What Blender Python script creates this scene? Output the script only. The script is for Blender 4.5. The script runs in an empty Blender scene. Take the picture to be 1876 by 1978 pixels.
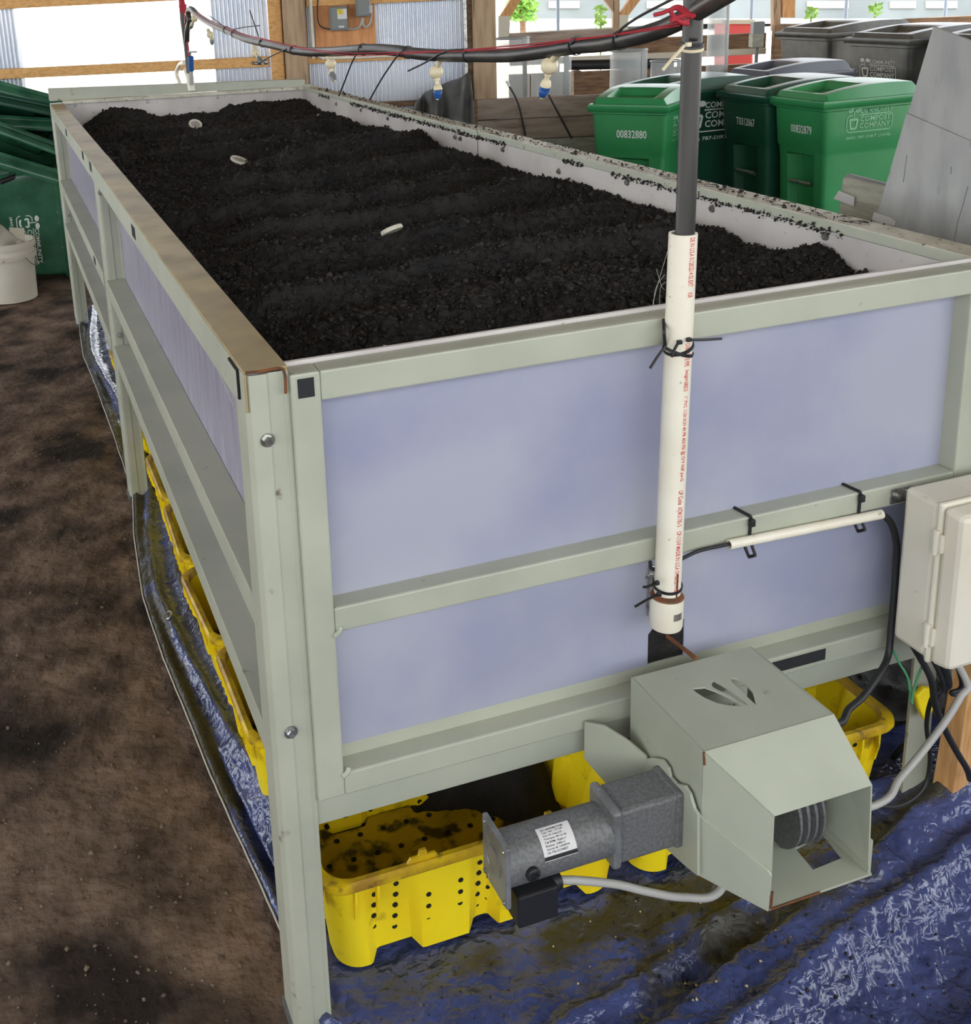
import bpy, bmesh, math, random
import numpy as np
from mathutils import Vector, Matrix
random.seed(7)
SC = bpy.context.scene
COL = SC.collection
PI = math.pi

# ------------------------------------------------------------------ camera
FOC, PX, PY = 2147.336, 689.081, 543.663           # pixels, in the 1876 x 1978 frame
CAM = Vector((-0.33423, -1.37081, 1.61586))
def cam_axes(yaw, pitch, roll):
    cy, sy, cp, sp = math.cos(yaw), math.sin(yaw), math.cos(pitch), math.sin(pitch)
    f = Vector((-sy*cp, cy*cp, sp)); r = Vector((cy, sy, 0)); u = r.cross(f)
    cr, sr = math.cos(roll), math.sin(roll)
    return f, r*cr + u*sr, u*cr - r*sr
FW, RT, UP = cam_axes(-0.306935, -0.260861, -0.049926)
cd = bpy.data.cameras.new('camera'); cam = bpy.data.objects.new('camera', cd); COL.objects.link(cam)
M = Matrix((RT, UP, -FW)).transposed().to_4x4(); M.translation = CAM
cam.matrix_world = M
cd.sensor_fit = 'HORIZONTAL'; cd.sensor_width = 36.0; cd.lens = FOC/1876*36
cd.shift_x = (938-PX)/1876; cd.shift_y = (PY-989)/1876; cd.clip_start = 0.05; cd.clip_end = 300
SC.camera = cam

# ------------------------------------------------------------------ light
W = bpy.data.worlds.new('sky'); SC.world = W; W.use_nodes = True
nt = W.node_tree; bg = nt.nodes['Background']
bg.inputs[0].default_value = (0.90, 0.95, 1.0, 1); bg.inputs[1].default_value = 4.3
sd = bpy.data.lights.new('sun', 'SUN'); sun = bpy.data.objects.new('sun', sd); COL.objects.link(sun)
sd.energy = 9.0; sd.angle = math.radians(0.6); sd.color = (1, .95, .86)
sun.rotation_euler = Vector((-0.45, -0.55, -0.75)).to_track_quat('-Z', 'Y').to_euler()
SC.view_settings.view_transform = 'Standard'; SC.view_settings.look = 'None'
SC.view_settings.exposure = 0.0; SC.view_settings.gamma = 1.0; SC.view_settings.use_curve_mapping = False

# ------------------------------------------------------------------ measuring helpers (photo pixel -> point on a real plane)
def ray(u, v): return FW + RT*((u-PX)/FOC) + UP*((PY-v)/FOC)
def at(u, v, X=None, Y=None, Z=None):
    d = ray(u, v)
    if X is not None: t = (X-CAM.x)/d.x
    elif Y is not None: t = (Y-CAM.y)/d.y
    else: t = (Z-CAM.z)/d.z
    return CAM + d*t
def deep(u, v, dist): return CAM + ray(u, v)*dist
def on_plane(u, v, p0, n):
    d = ray(u, v); return CAM + d*((p0-CAM).dot(n)/d.dot(n))

# ------------------------------------------------------------------ materials
def srgb(r, g, b):
    f = lambda c: (c/255/12.92) if c/255 <= .04045 else ((c/255+.055)/1.055)**2.4
    return (f(r), f(g), f(b), 1)
def mat(name, col, rough=.5, metal=0.0, col2=None, vs=8.0, lo=.4, hi=.65, bump=0.0, bs=120.0, spec=.5,
        dirt=None, ds=14.0, dlo=.6, dhi=.72, stretch=None, trans=0.0, detail=6.0, bdist=.004):
    m = bpy.data.materials.new(name); m.use_nodes = True
    t = m.node_tree; N, L = t.nodes, t.links
    b = N['Principled BSDF']; b.inputs['Roughness'].default_value = rough; b.inputs['Metallic'].default_value = metal
    b.inputs['Specular IOR Level'].default_value = spec
    tc = N.new('ShaderNodeTexCoord'); src = tc.outputs['Object']
    if stretch:
        mp = N.new('ShaderNodeMapping'); mp.inputs['Scale'].default_value = stretch; L.new(src, mp.inputs['Vector']); src = mp.outputs['Vector']
    cur = None
    def noise(scale, det=detail):
        n = N.new('ShaderNodeTexNoise'); n.inputs['Scale'].default_value = scale; n.inputs['Detail'].default_value = det
        L.new(src, n.inputs['Vector']); return n.outputs['Fac']
    def ramp(fac, a, c):
        r = N.new('ShaderNodeMapRange'); r.inputs['From Min'].default_value = a; r.inputs['From Max'].default_value = c
        L.new(fac, r.inputs['Value']); return r.outputs['Result']
    def mixc(fac, A, B):
        x = N.new('ShaderNodeMix'); x.data_type = 'RGBA'; L.new(fac, x.inputs['Factor'])
        for i, c in ((6, A), (7, B)):
            if isinstance(c, tuple): x.inputs[i].default_value = c
            else: L.new(c, x.inputs[i])
        return x.outputs[2]
    if col2: cur = mixc(ramp(noise(vs), lo, hi), col, col2)
    if dirt: cur = mixc(ramp(noise(ds, 8), dlo, dhi), cur if cur else col, dirt)
    if cur: L.new(cur, b.inputs['Base Color'])
    else: b.inputs['Base Color'].default_value = col
    if bump:
        bp = N.new('ShaderNodeBump'); bp.inputs['Strength'].default_value = bump; bp.inputs['Distance'].default_value = bdist
        L.new(noise(bs, 8), bp.inputs['Height']); L.new(bp.outputs['Normal'], b.inputs['Normal'])
    if trans:
        tr = N.new('ShaderNodeBsdfTranslucent'); mx = N.new('ShaderNodeMixShader'); mx.inputs[0].default_value = trans
        if cur: L.new(cur, tr.inputs['Color'])
        else: tr.inputs['Color'].default_value = col
        L.new(b.outputs[0], mx.inputs[1]); L.new(tr.outputs[0], mx.inputs[2]); L.new(mx.outputs[0], N['Material Output'].inputs['Surface'])
    return m
M_ = {}
M_['sage'] = mat('sage_paint', srgb(178,180,162), .42, col2=srgb(167,170,153), vs=6, dirt=srgb(92,84,66), ds=30, dlo=.68, dhi=.8)
M_['rim'] = mat('dusty_sage_paint', srgb(172,154,112), .5, col2=srgb(138,120,86), vs=9, lo=.35, hi=.7, dirt=srgb(198,174,112), ds=5, dlo=.48, dhi=.9, spec=.35)
M_['rim_light'] = mat('pale_dusty_paint', srgb(205,200,182), .5, col2=srgb(178,172,150), vs=14, dirt=srgb(58,48,38), ds=60, dlo=.6, dhi=.7)
M_['hood'] = mat('hood_paint', srgb(172,176,158), .45, col2=srgb(164,168,150), vs=8, dirt=srgb(120,92,60), ds=40, dlo=.7, dhi=.82)
M_['panel'] = mat('frosted_plastic', srgb(208,209,222), .32, col2=srgb(188,191,215), vs=3.5, trans=.42)  # bluish tint puts the sky's reflection into the plastic's colour
M_['panel_side'] = mat('scratched_frosted_plastic', srgb(186,182,196), .3, col2=srgb(160,156,176), vs=10, stretch=(1,6,.6), dirt=srgb(206,202,210), ds=14, dlo=.62, dhi=.75, trans=.2)
M_['liner'] = mat('white_liner', srgb(226,220,214), .4, col2=srgb(206,198,194), vs=5, dirt=srgb(150,132,116), ds=50, dlo=.66, dhi=.8, trans=.25)
M_['soil'] = mat('black_compost', srgb(42,39,37), .7, col2=srgb(25,24,24), vs=14, bump=1.0, bs=170, spec=.28)
M_['crumb'] = mat('compost_crumb', srgb(52,47,43), .65, col2=srgb(25,23,23), vs=40, spec=.25)
M_['rust'] = mat('rust', srgb(122,72,38), .9, col2=srgb(86,58,40), vs=60)
M_['steel'] = mat('zinc_steel', srgb(190,190,185), .3, .9, col2=srgb(140,140,138), vs=60)
M_['black'] = mat('black_plastic', srgb(28,28,30), .5)
M_['velcro'] = mat('black_hook_tape', srgb(40,42,44), .95, bump=.4, bs=500)
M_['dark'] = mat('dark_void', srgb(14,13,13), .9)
M_['yellow'] = mat('yellow_plastic', srgb(255,228,30), .38, col2=srgb(250,216,20), vs=5, dirt=srgb(150,112,20), ds=16, dlo=.6, dhi=.78)
M_['yfloor'] = mat('dirty_yellow_plastic', srgb(196,164,12), .55, col2=srgb(160,132,16), vs=9, dirt=srgb(52,42,16), ds=26, dlo=.5, dhi=.62)
M_['yrim'] = mat('grubby_yellow_plastic', srgb(226,190,20), .45, col2=srgb(170,130,40), vs=18, dirt=srgb(104,80,44), ds=40, dlo=.58, dhi=.72)
M_['pvc'] = mat('ivory_pvc', srgb(238,232,214), .35, col2=srgb(226,218,198), vs=8, dirt=srgb(150,140,112), ds=70, dlo=.68, dhi=.76)
M_['red_ink'] = mat('red_ink', srgb(196,52,44), .5)
M_['ink'] = mat('grey_ink', srgb(70,70,72), .6)
M_['conduit'] = mat('weathered_conduit', srgb(58,54,50), .42, .0, col2=srgb(40,38,35), vs=30, stretch=(1,1,.15), dirt=srgb(170,164,150), ds=60, dlo=.7, dhi=.74)
M_['hose'] = mat('black_poly_pipe', srgb(48,46,44), .36, col2=srgb(84,78,70), vs=12, lo=.45, hi=.8, bump=.15, bs=60)
M_['twine'] = mat('red_twine', srgb(168,36,48), .6)
M_['nozzle'] = mat('ivory_fitting', srgb(216,202,168), .45)
M_['blue_tip'] = mat('blue_nozzle_plastic', srgb(38,84,148), .4)
M_['beige'] = mat('beige_fibreglass', srgb(224,218,200), .45, col2=srgb(214,207,188), vs=6, dirt=srgb(150,138,112), ds=24, dlo=.68, dhi=.82)
M_['motor'] = mat('hammered_grey', srgb(116,117,116), .45, .15, col2=srgb(98,99,98), vs=200, lo=.4, hi=.6, bump=.3, bs=500)
M_['cast'] = mat('cast_aluminium', srgb(146,148,148), .42, .5, col2=srgb(118,118,116), vs=30, dirt=srgb(196,190,180), ds=60, dlo=.66, dhi=.74)
M_['label'] = mat('white_label', srgb(214,212,210), .5)
M_['cable'] = mat('grey_cable', srgb(176,174,168), .45)
M_['bcable'] = mat('black_cable', srgb(34,35,36), .5)
M_['gwire'] = mat('green_wire', srgb(90,170,122), .5)
M_['lumber'] = mat('new_lumber', srgb(214,166,112), .7, col2=srgb(190,138,84), vs=10, stretch=(9,9,1), dirt=srgb(150,98,56), ds=2.2, dlo=.62, dhi=.8)
M_['girt'] = mat('girt_lumber', srgb(226,176,112), .75, col2=srgb(206,152,92), vs=10, stretch=(1,9,9), dirt=srgb(112,70,40), ds=5, dlo=.68, dhi=.78)
M_['post'] = mat('aged_timber', srgb(182,156,126), .85, col2=srgb(158,132,104), vs=4, stretch=(8,8,1), dirt=srgb(84,62,44), ds=3, dlo=.6, dhi=.75, bump=.4, bs=40)
M_['plank'] = mat('grey_plank', srgb(168,152,138), .85, col2=srgb(140,124,112), vs=4, stretch=(1,1,6), dirt=srgb(86,66,52), ds=6, dlo=.6, dhi=.78, bump=.4, bs=50)
M_['brown'] = mat('brown_board', srgb(138,110,84), .85, col2=srgb(104,80,60), vs=8, stretch=(1,1,6))
M_['ply'] = mat('plywood', srgb(222,158,104), .7, col2=srgb(198,134,82), vs=7, stretch=(5,5,1), dirt=srgb(120,72,40), ds=7, dlo=.66, dhi=.8)
M_['tin'] = mat('pale_corrugated_sheet', srgb(232,235,240), .32, .55, col2=srgb(220,225,234), vs=3)
M_['ebox'] = mat('grey_enclosure', srgb(122,126,124), .5, .2)
M_['mesh'] = mat('wire_mesh', srgb(150,152,150), .5, .4)
M_['acryl'] = mat('scuffed_clear_plastic', srgb(196,202,202), .35)
def see_through(m, f):
    t = m.node_tree; N, L = t.nodes, t.links; tr = N.new('ShaderNodeBsdfTransparent'); mx = N.new('ShaderNodeMixShader'); mx.inputs[0].default_value = f
    L.new(N['Principled BSDF'].outputs[0], mx.inputs[1]); L.new(tr.outputs[0], mx.inputs[2]); L.new(mx.outputs[0], N['Material Output'].inputs['Surface'])
see_through(M_['acryl'], .52)
M_['tarpgrey'] = mat('grey_tarp', srgb(96,98,96), .5, col2=srgb(66,68,68), vs=6, bump=.6, bs=22)
M_['tarpsilver'] = mat('silver_tarp', srgb(150,160,180), .25, .2, col2=srgb(96,88,76), vs=9, bump=.7, bs=20)
M_['sheet'] = mat('grey_board', srgb(168,168,164), .62, col2=srgb(150,150,148), vs=6, stretch=(3,3,1), dirt=srgb(112,114,118), ds=9, dlo=.66, dhi=.76)
M_['card'] = mat('worn_board', srgb(170,168,152), .8, col2=srgb(146,144,130), vs=12, stretch=(1,1,6))
M_['tape'] = mat('silver_tape', srgb(196,194,190), .4)
M_['bucket'] = mat('white_bucket', srgb(226,220,206), .4, col2=srgb(214,206,188), vs=4, dirt=srgb(120,104,84), ds=16, dlo=.7, dhi=.8)
M_['bag'] = mat('clear_bag', srgb(198,192,178), .25, bump=.6, bs=40)
M_['lidwhite'] = mat('pale_lid', srgb(206,200,182), .45)
M_['ground_out'] = mat('pale_gravel', srgb(206,200,188), .9, col2=srgb(178,172,160), vs=3)
M_['cartblack'] = mat('charcoal_cart', srgb(82,82,76), .36, col2=srgb(62,62,60), vs=8, dirt=srgb(110,106,98), ds=40, dlo=.66, dhi=.8)
M_['cartblue'] = mat('slate_cart_lid', srgb(84,88,100), .35)
M_['gA'] = mat('bright_green_cart', srgb(52,140,84), .33, col2=srgb(44,126,74), vs=3)
M_['gB'] = mat('dark_green_cart', srgb(26,76,58), .33, col2=srgb(22,68,52), vs=3)
M_['gC'] = mat('old_green_cart', srgb(64,116,88), .22, col2=srgb(34,84,60), vs=4, dirt=srgb(98,112,84), ds=20, dlo=.66, dhi=.8)
M_['white_ink'] = mat('white_ink', srgb(226,232,226), .5)
M_['fade_ink'] = mat('faded_ink', srgb(120,180,140), .5)
M_['grey_ink2'] = mat('pale_grey_ink', srgb(168,168,160), .5)
M_['truck'] = mat('hazed_building', srgb(128,134,134), .6, col2=srgb(112,118,118), vs=.5)  # lightened grey: glare haze over the yard is put into this colour
M_['foliage'] = mat('sunlit_leaves', srgb(150,190,90), .6, col2=srgb(90,140,50), vs=3, trans=.3)
M_['redbin'] = mat('red_bin', srgb(226,86,84), .5)  # paled red, the yard's glare mixed into the colour
M_['rod'] = mat('steel_rod', srgb(140,156,176), .5, .0)
M_['pebble'] = mat('pebble', srgb(120,104,86), .9, col2=srgb(74,62,50), vs=40)
M_['roof'] = mat('roof_boards', srgb(150,130,106), .85, col2=srgb(120,100,80), vs=3, stretch=(1,8,1))
M_['cobweb'] = mat('cobweb', srgb(190,186,176), .8)
M_['chip'] = mat('pale_chip', srgb(196,176,140), .8)

def dirt_mat():
    m = mat('dirt_floor', srgb(126,106,90), .95, col2=srgb(74,60,50), vs=7, lo=.35, hi=.65, dirt=srgb(40,33,28), ds=2.6, dlo=.50, dhi=.62, bump=1.0, bs=34, spec=.2, bdist=.014)
    return m
M_['dirt'] = dirt_mat()
def tarp_mat():
    m = bpy.data.materials.new('blue_tarp'); m.use_nodes = True; t = m.node_tree; N, L = t.nodes, t.links
    b = N['Principled BSDF']; b.inputs['Roughness'].default_value = .3; b.inputs['Specular IOR Level'].default_value = .6
    tc = N.new('ShaderNodeTexCoord')
    def noise(s, d=8, dist=0):
        n = N.new('ShaderNodeTexNoise'); n.inputs['Scale'].default_value = s; n.inputs['Detail'].default_value = d
        n.inputs['Distortion'].default_value = dist; L.new(tc.outputs['Object'], n.inputs['Vector']); return n.outputs['Fac']
    def rng(f, a, c, o0=0, o1=1):
        r = N.new('ShaderNodeMapRange'); L.new(f, r.inputs[0]); r.inputs[1].default_value = a; r.inputs[2].default_value = c
        r.inputs[3].default_value = o0; r.inputs[4].default_value = o1; return r.outputs[0]
    def mixc(f, A, B):
        x = N.new('ShaderNodeMix'); x.data_type = 'RGBA'; L.new(f, x.inputs[0])
        for i, c in ((6, A), (7, B)):
            if isinstance(c, tuple): x.inputs[i].default_value = c
            else: L.new(c, x.inputs[i])
        return x.outputs[2]
    c = mixc(rng(noise(6), .35, .65), srgb(74,84,132), srgb(48,57,96))
    at_ = N.new('ShaderNodeAttribute'); at_.attribute_name = 'soiled'
    ms = N.new('ShaderNodeMath'); ms.operation = 'ADD'; L.new(at_.outputs['Fac'], ms.inputs[0]); L.new(rng(noise(9), .3, .7, -.45, .45), ms.inputs[1])
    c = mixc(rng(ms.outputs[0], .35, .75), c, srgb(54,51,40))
    L.new(c, b.inputs['Base Color'])
    L.new(rng(ms.outputs[0], .35, .8, .2, .55), b.inputs['Roughness'])
    bp = N.new('ShaderNodeBump'); bp.inputs['Strength'].default_value = .6; bp.inputs['Distance'].default_value = .03
    def ridge(sc):
        f = noise(sc, 2, .6); a = N.new('ShaderNodeMath'); a.operation = 'SUBTRACT'; L.new(f, a.inputs[0]); a.inputs[1].default_value = .5
        b_ = N.new('ShaderNodeMath'); b_.operation = 'ABSOLUTE'; L.new(a.outputs[0], b_.inputs[0]); return b_.outputs[0]
    h = N.new('ShaderNodeMath'); h.operation = 'MULTIPLY_ADD'; L.new(ridge(46), h.inputs[0]); h.inputs[1].default_value = .35; L.new(ridge(15), h.inputs[2])
    L.new(h.outputs[0], bp.inputs['Height']); L.new(bp.outputs['Normal'], b.inputs['Normal'])
    return m
M_['tarp'] = tarp_mat()

# ------------------------------------------------------------------ objects
def props(o, label=None, cat=None, group=None, kind=None):
    for k, v in (('label', label), ('category', cat), ('group', group), ('kind', kind)):
        if v: o[k] = v
    return o
def thing(name, label, cat, loc=(0, 0, 0), rz=0, group=None):
    o = bpy.data.objects.new(name, None); COL.objects.link(o); o.empty_display_size = .05
    o.location = loc; o.rotation_euler = (0, 0, rz)
    return props(o, label, cat, group)
def copy_tree(o, parent=None):
    c = o.copy(); COL.objects.link(c); c.parent = parent
    for ch in list(o.children): copy_tree(ch, c)
    return c
def origin_of(p):
    v = Vector((0, 0, 0))
    while p is not None: v += p.location; p = p.parent
    return v
class MB:
    def __init__(s): s.v, s.f, s.m = [], [], []
    def add(s, vs, fs, m=0):
        k = len(s.v); s.v += [tuple(p) for p in vs]; s.f += [tuple(i+k for i in f) for f in fs]; s.m += [m]*len(fs); return s
    def box(s, x0, x1, y0, y1, z0, z1, m=0):
        return s.hexa([(x0,y0,z0),(x1,y0,z0),(x1,y1,z0),(x0,y1,z0),(x0,y0,z1),(x1,y0,z1),(x1,y1,z1),(x0,y1,z1)], m)
    def hexa(s, p, m=0):
        return s.add(p, [(3,2,1,0),(4,5,6,7),(0,1,5,4),(1,2,6,5),(2,3,7,6),(3,0,4,7)], m)
    def obox(s, c, ax, ay, az, m=0):
        c, ax, ay, az = map(Vector, (c, ax, ay, az))
        return s.hexa([c+ax*i+ay*j+az*k for k in (-1,1) for i, j in ((-1,-1),(1,-1),(1,1),(-1,1))], m)
    def tube(s, pts, r, n=10, m=0, cap=True):
        pts = [Vector(p) for p in pts]; rs = r if isinstance(r, (list, tuple)) else [r]*len(pts)
        t0 = (pts[1]-pts[0]).normalized(); a = t0.orthogonal().normalized(); k0 = len(s.v); vs, fs = [], []
        for i, p in enumerate(pts):
            t = ((pts[min(i+1, len(pts)-1)]) - pts[max(i-1, 0)]).normalized()
            a = (a - t*a.dot(t)); a = a.normalized() if a.length > 1e-6 else t.orthogonal().normalized(); b = t.cross(a)
            vs += [p + (a*math.cos(2*PI*j/n) + b*math.sin(2*PI*j/n))*rs[i] for j in range(n)]
        for i in range(len(pts)-1):
            fs += [(i*n+j, i*n+(j+1) % n, (i+1)*n+(j+1) % n, (i+1)*n+j) for j in range(n)]
        if cap: fs += [tuple(range(n-1, -1, -1)), tuple((len(pts)-1)*n+j for j in range(n))]
        return s.add(vs, fs, m)
    def lathe(s, prof, p0, axis, n=20, m=0):
        ax = Vector(axis).normalized(); a = ax.orthogonal().normalized(); b = ax.cross(a); p0 = Vector(p0)
        vs = [p0 + ax*h + (a*math.cos(2*PI*j/n)+b*math.sin(2*PI*j/n))*r for r, h in prof for j in range(n)]
        fs = [(i*n+j, i*n+(j+1) % n, (i+1)*n+(j+1) % n, (i+1)*n+j) for i in range(len(prof)-1) for j in range(n)]
        fs += [tuple(range(n-1, -1, -1)), tuple((len(prof)-1)*n+j for j in range(n))]
        return s.add(vs, fs, m)
    def prism(s, poly, fn, w0, w1, m=0):
        n = len(poly); vs = [fn(u, v, w0) for u, v in poly] + [fn(u, v, w1) for u, v in poly]
        fs = [tuple(range(n-1, -1, -1)), tuple(range(n, 2*n))] + [(i, (i+1) % n, n+(i+1) % n, n+i) for i in range(n)]
        return s.add(vs, fs, m)
    def grid(s, nx, ny, fn, m=0, wrap=False):
        vs = [fn(i/(nx-1) if not wrap else i/nx, j/(ny-1)) for j in range(ny) for i in range(nx)]
        fs = [(j*nx+i, j*nx+(i+1) % nx, (j+1)*nx+(i+1) % nx, (j+1)*nx+i) for j in range(ny-1) for i in range(nx if wrap else nx-1)]
        return s.add(vs, fs, m)
    def build(s, name, mats, parent=None, smooth=False, bevel=0.0, local=False, solid=0.0, angle=40, recalc=True):
        if not isinstance(mats, (list, tuple)): mats = [mats]
        o = Vector((0,0,0)) if local else origin_of(parent)
        me = bpy.data.meshes.new(name); me.from_pydata([(a-o.x, b-o.y, c-o.z) for a, b, c in s.v], [], s.f)
        for k in mats: me.materials.append(M_[k])
        if len(mats) > 1: me.polygons.foreach_set('material_index', s.m)
        if recalc:
            bm = bmesh.new(); bm.from_mesh(me); bmesh.ops.recalc_face_normals(bm, faces=bm.faces); bm.to_mesh(me); bm.free()
        if smooth:
            me.polygons.foreach_set('use_smooth', [True]*len(me.polygons)); me.set_sharp_from_angle(angle=math.radians(angle))
        ob = bpy.data.objects.new(name, me); COL.objects.link(ob); ob.parent = parent
        if solid: md = ob.modifiers.new('thick', 'SOLIDIFY'); md.thickness = solid; md.offset = 0
        if bevel:
            md = ob.modifiers.new('edge', 'BEVEL'); md.width = bevel; md.segments = 2; md.limit_method = 'ANGLE'; md.angle_limit = math.radians(40)
        return ob
def curve(pts, n=8):
    """Catmull-Rom through points"""
    P = [Vector(p) for p in pts]; P = [P[0]*2-P[1]] + P + [P[-1]*2-P[-2]]; out = []
    for i in range(1, len(P)-2):
        for k in range(n):
            t = k/n; a, b, c, d = P[i-1], P[i], P[i+1], P[i+2]
            out.append(.5*((2*b)+(c-a)*t+(2*a-5*b+4*c-d)*t*t+(3*b-a-3*c+d)*t**3))
    return out+[P[-2]]
_tc = {}
def text_geo(body, res=2):
    if body in _tc: return _tc[body]
    c = bpy.data.curves.new('t', 'FONT'); c.body = body; c.resolution_u = res; c.offset = .014
    o = bpy.data.objects.new('t', c); COL.objects.link(o); bpy.context.view_layer.update()
    me = bpy.data.meshes.new_from_object(o.evaluated_get(bpy.context.evaluated_depsgraph_get()))
    vs = [(v.co.x, v.co.y) for v in me.vertices]; fs = [tuple(p.vertices) for p in me.polygons]
    bpy.data.objects.remove(o); bpy.data.curves.remove(c); bpy.data.meshes.remove(me)
    x0 = min(v[0] for v in vs); x1 = max(v[0] for v in vs); y0 = min(v[1] for v in vs); y1 = max(v[1] for v in vs)
    vs = [((x-x0)/(x1-x0), (y-y0)/(y1-y0)) for x, y in vs]      # unit box
    _tc[body] = (vs, fs); return _tc[body]
def put_text(mb, body, fn, x, y, w, h, m=0):
    vs, fs = text_geo(body); mb.add([fn(x+a*w, y+b*h) for a, b in vs], fs, m)

# ------------------------------------------------------------------ noise
def _h(ix, iy, seed):
    n = (ix.astype(np.int64)*374761393 + iy.astype(np.int64)*668265263 + seed*982451653) & 0x7fffffff
    n = ((n ^ (n >> 13))*1274126177) & 0x7fffffff
    return ((n ^ (n >> 16)) & 0xffff)/65535.0
def vnoise(x, y, seed=0):
    ix, iy = np.floor(x), np.floor(y); fx, fy = x-ix, y-iy; fx = fx*fx*(3-2*fx); fy = fy*fy*(3-2*fy)
    a, b, c, d = _h(ix,iy,seed), _h(ix+1,iy,seed), _h(ix,iy+1,seed), _h(ix+1,iy+1,seed)
    return (a*(1-fx)+b*fx)*(1-fy)+(c*(1-fx)+d*fx)*fy
def fbm(x, y, o=4, seed=0, gain=.5):
    s, a, t = 0, 1, 0
    for i in range(o): s = s+a*(vnoise(x, y, seed+i*17)-.5); t += a; a *= gain; x = x*2.03+5.1; y = y*2.03+1.7
    return s/t
def grid_mesh(name, xs, ys, Zfn, matname, parent=None, attr=None, XY=None):
    X, Y = np.meshgrid(xs, ys)
    if XY: X, Y = XY(X, Y)
    Z = Zfn(X, Y); nx, ny = len(xs), len(ys)
    co = np.stack([X, Y, Z], -1).reshape(-1, 3)
    o = origin_of(parent); co = co - np.array(o)
    i = np.arange(nx-1); j = np.arange(ny-1); I, J = np.meshgrid(i, j); k = (J*nx+I).ravel()
    faces = np.stack([k, k+1, k+1+nx, k+nx], -1)
    me = bpy.data.meshes.new(name); me.vertices.add(len(co)); me.vertices.foreach_set('co', co.ravel())
    me.loops.add(len(faces)*4); me.loops.foreach_set('vertex_index', faces.ravel()); me.polygons.add(len(faces))
    me.polygons.foreach_set('loop_start', np.arange(len(faces))*4); me.update(calc_edges=True)
    me.polygons.foreach_set('use_smooth', [True]*len(faces))
    if attr:
        a = me.attributes.new(attr[0], 'FLOAT', 'POINT'); a.data.foreach_set('value', attr[1](X, Y, Z).ravel())
    me.materials.append(M_[matname]); ob = bpy.data.objects.new(name, me); COL.objects.link(ob); ob.parent = parent
    return ob

# ================================================================== the setting
P0 = deep(567, 100, 6.7); WE = Vector((.94, -.342, 0)).normalized(); WN = Vector((.342, .94, 0)).normalized()
def wpt(s, z, o): p = P0 + WE*s - WN*o; return Vector((p.x, p.y, z))
def wsz(u, v, o=0.0):
    p = on_plane(u, v, P0-WN*o, WN); return (p-P0).dot(WE), p.z
def wbox(mb, s0, s1, z0, z1, o0, o1, m=0):
    return mb.hexa([wpt(s0,z0,o1), wpt(s1,z0,o1), wpt(s1,z0,o0), wpt(s0,z0,o0), wpt(s0,z1,o1), wpt(s1,z1,o1), wpt(s1,z1,o0), wpt(s0,z1,o0)], m)
def wrect(mb, u0, v0, u1, v1, o0, o1, m=0):          # photo rectangle, front face at offset o1
    s0, _ = wsz(u0, (v0+v1)/2, o1); s1, _ = wsz(u1, (v0+v1)/2, o1)
    _, z1 = wsz((u0+u1)/2, v0, o1); _, z0 = wsz((u0+u1)/2, v1, o1)
    return wbox(mb, s0, s1, z0, z1, o0, o1, m)
def S(o): return props(o, kind='structure')

def floor_h(X, Y):
    return .010*fbm(X*3, Y*3, 3, 3) + .014*fbm(X*16, Y*16, 4, 9) + .007*np.abs(fbm(X*50, Y*50, 3, 21)) - .004
xs = np.concatenate([np.linspace(-5, -1.8, 12)[:-1], np.linspace(-1.8, .1, 170), np.linspace(.1, 7.5, 60)[1:]])
ys = np.concatenate([np.linspace(-3.5, -1.2, 10)[:-1], np.linspace(-1.2, 6.2, 560), np.linspace(6.2, 9, 10)[1:]])
fl = S(grid_mesh('floor', xs, ys, floor_h, 'dirt'))
mb = MB()
mb.box(-40, 70, 9.0, 90, -.3, -.01); mb.box(7.5, 70, -30, 9.0, -.3, -.01); mb.box(-40, -5, -30, 9, -.3, -.01); mb.box(-5, 7.5, -30, -3.5, -.3, -.01)
S(mb.build('ground', 'ground_out'))
mb = MB(); mb.box(-6, 9, -3.6, 10.5, 3.4, 3.46)
rf = S(mb.build('ceiling', 'roof'))
for i in range(9):
    y = -3.2+i*1.6; mb = MB(); mb.box(-6, 9, y, y+.05, 3.2, 3.4); mb.build('rafter', 'roof', rf)

mb = MB(); mb.box(-6, 9, -3.55, -3.47, 0, 1.25); S(mb.build('bounce_screen_front', 'brown'))  # unseen half wall, added to block low bounce light from the ground outside
mb = MB(); mb.box(-5.0, -4.92, -3.4, 4.5, 0, 1.25); S(mb.build('bounce_screen_left', 'brown'))  # second added screen, out of view, cutting bounce from the left
# back wall: corrugated sheets, girts, posts
wall = bpy.data.objects.new('wall_back', None); COL.objects.link(wall); S(wall); wall.location = (P0.x, P0.y, 0)
def corrugated(name, s0, s1, z0, z1, o, pitch=.0253):
    n = max(2, int((s1-s0)/pitch*8)); mb = MB()
    mb.grid(n, 2, lambda a, b: wpt(s0+(s1-s0)*a, z0+(z1-z0)*b, o+.011*math.sin(2*PI*(s1-s0)*a/pitch)))
    return mb.build(name, 'tin', wall, smooth=True, angle=180, recalc=False)
sL0, _ = wsz(38, 80); sL1, _ = wsz(411, 80); s520, _ = wsz(522, 60); s590, _ = wsz(592, 60); s897, _ = wsz(897, 60)
corrugated('corrugated_sheet', sL0-2.6, sL0, .0, 3.2, 0)
corrugated('corrugated_sheet', sL1, s520, .0, 3.2, 0)
corrugated('corrugated_sheet', s590-.2, s897, .55, 3.2, 0)
mb = MB(); wbox(mb, sL0, sL1, 2.4, 3.2, -.01, .02); mb.build('header_sheet', 'tin', wall)
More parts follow.
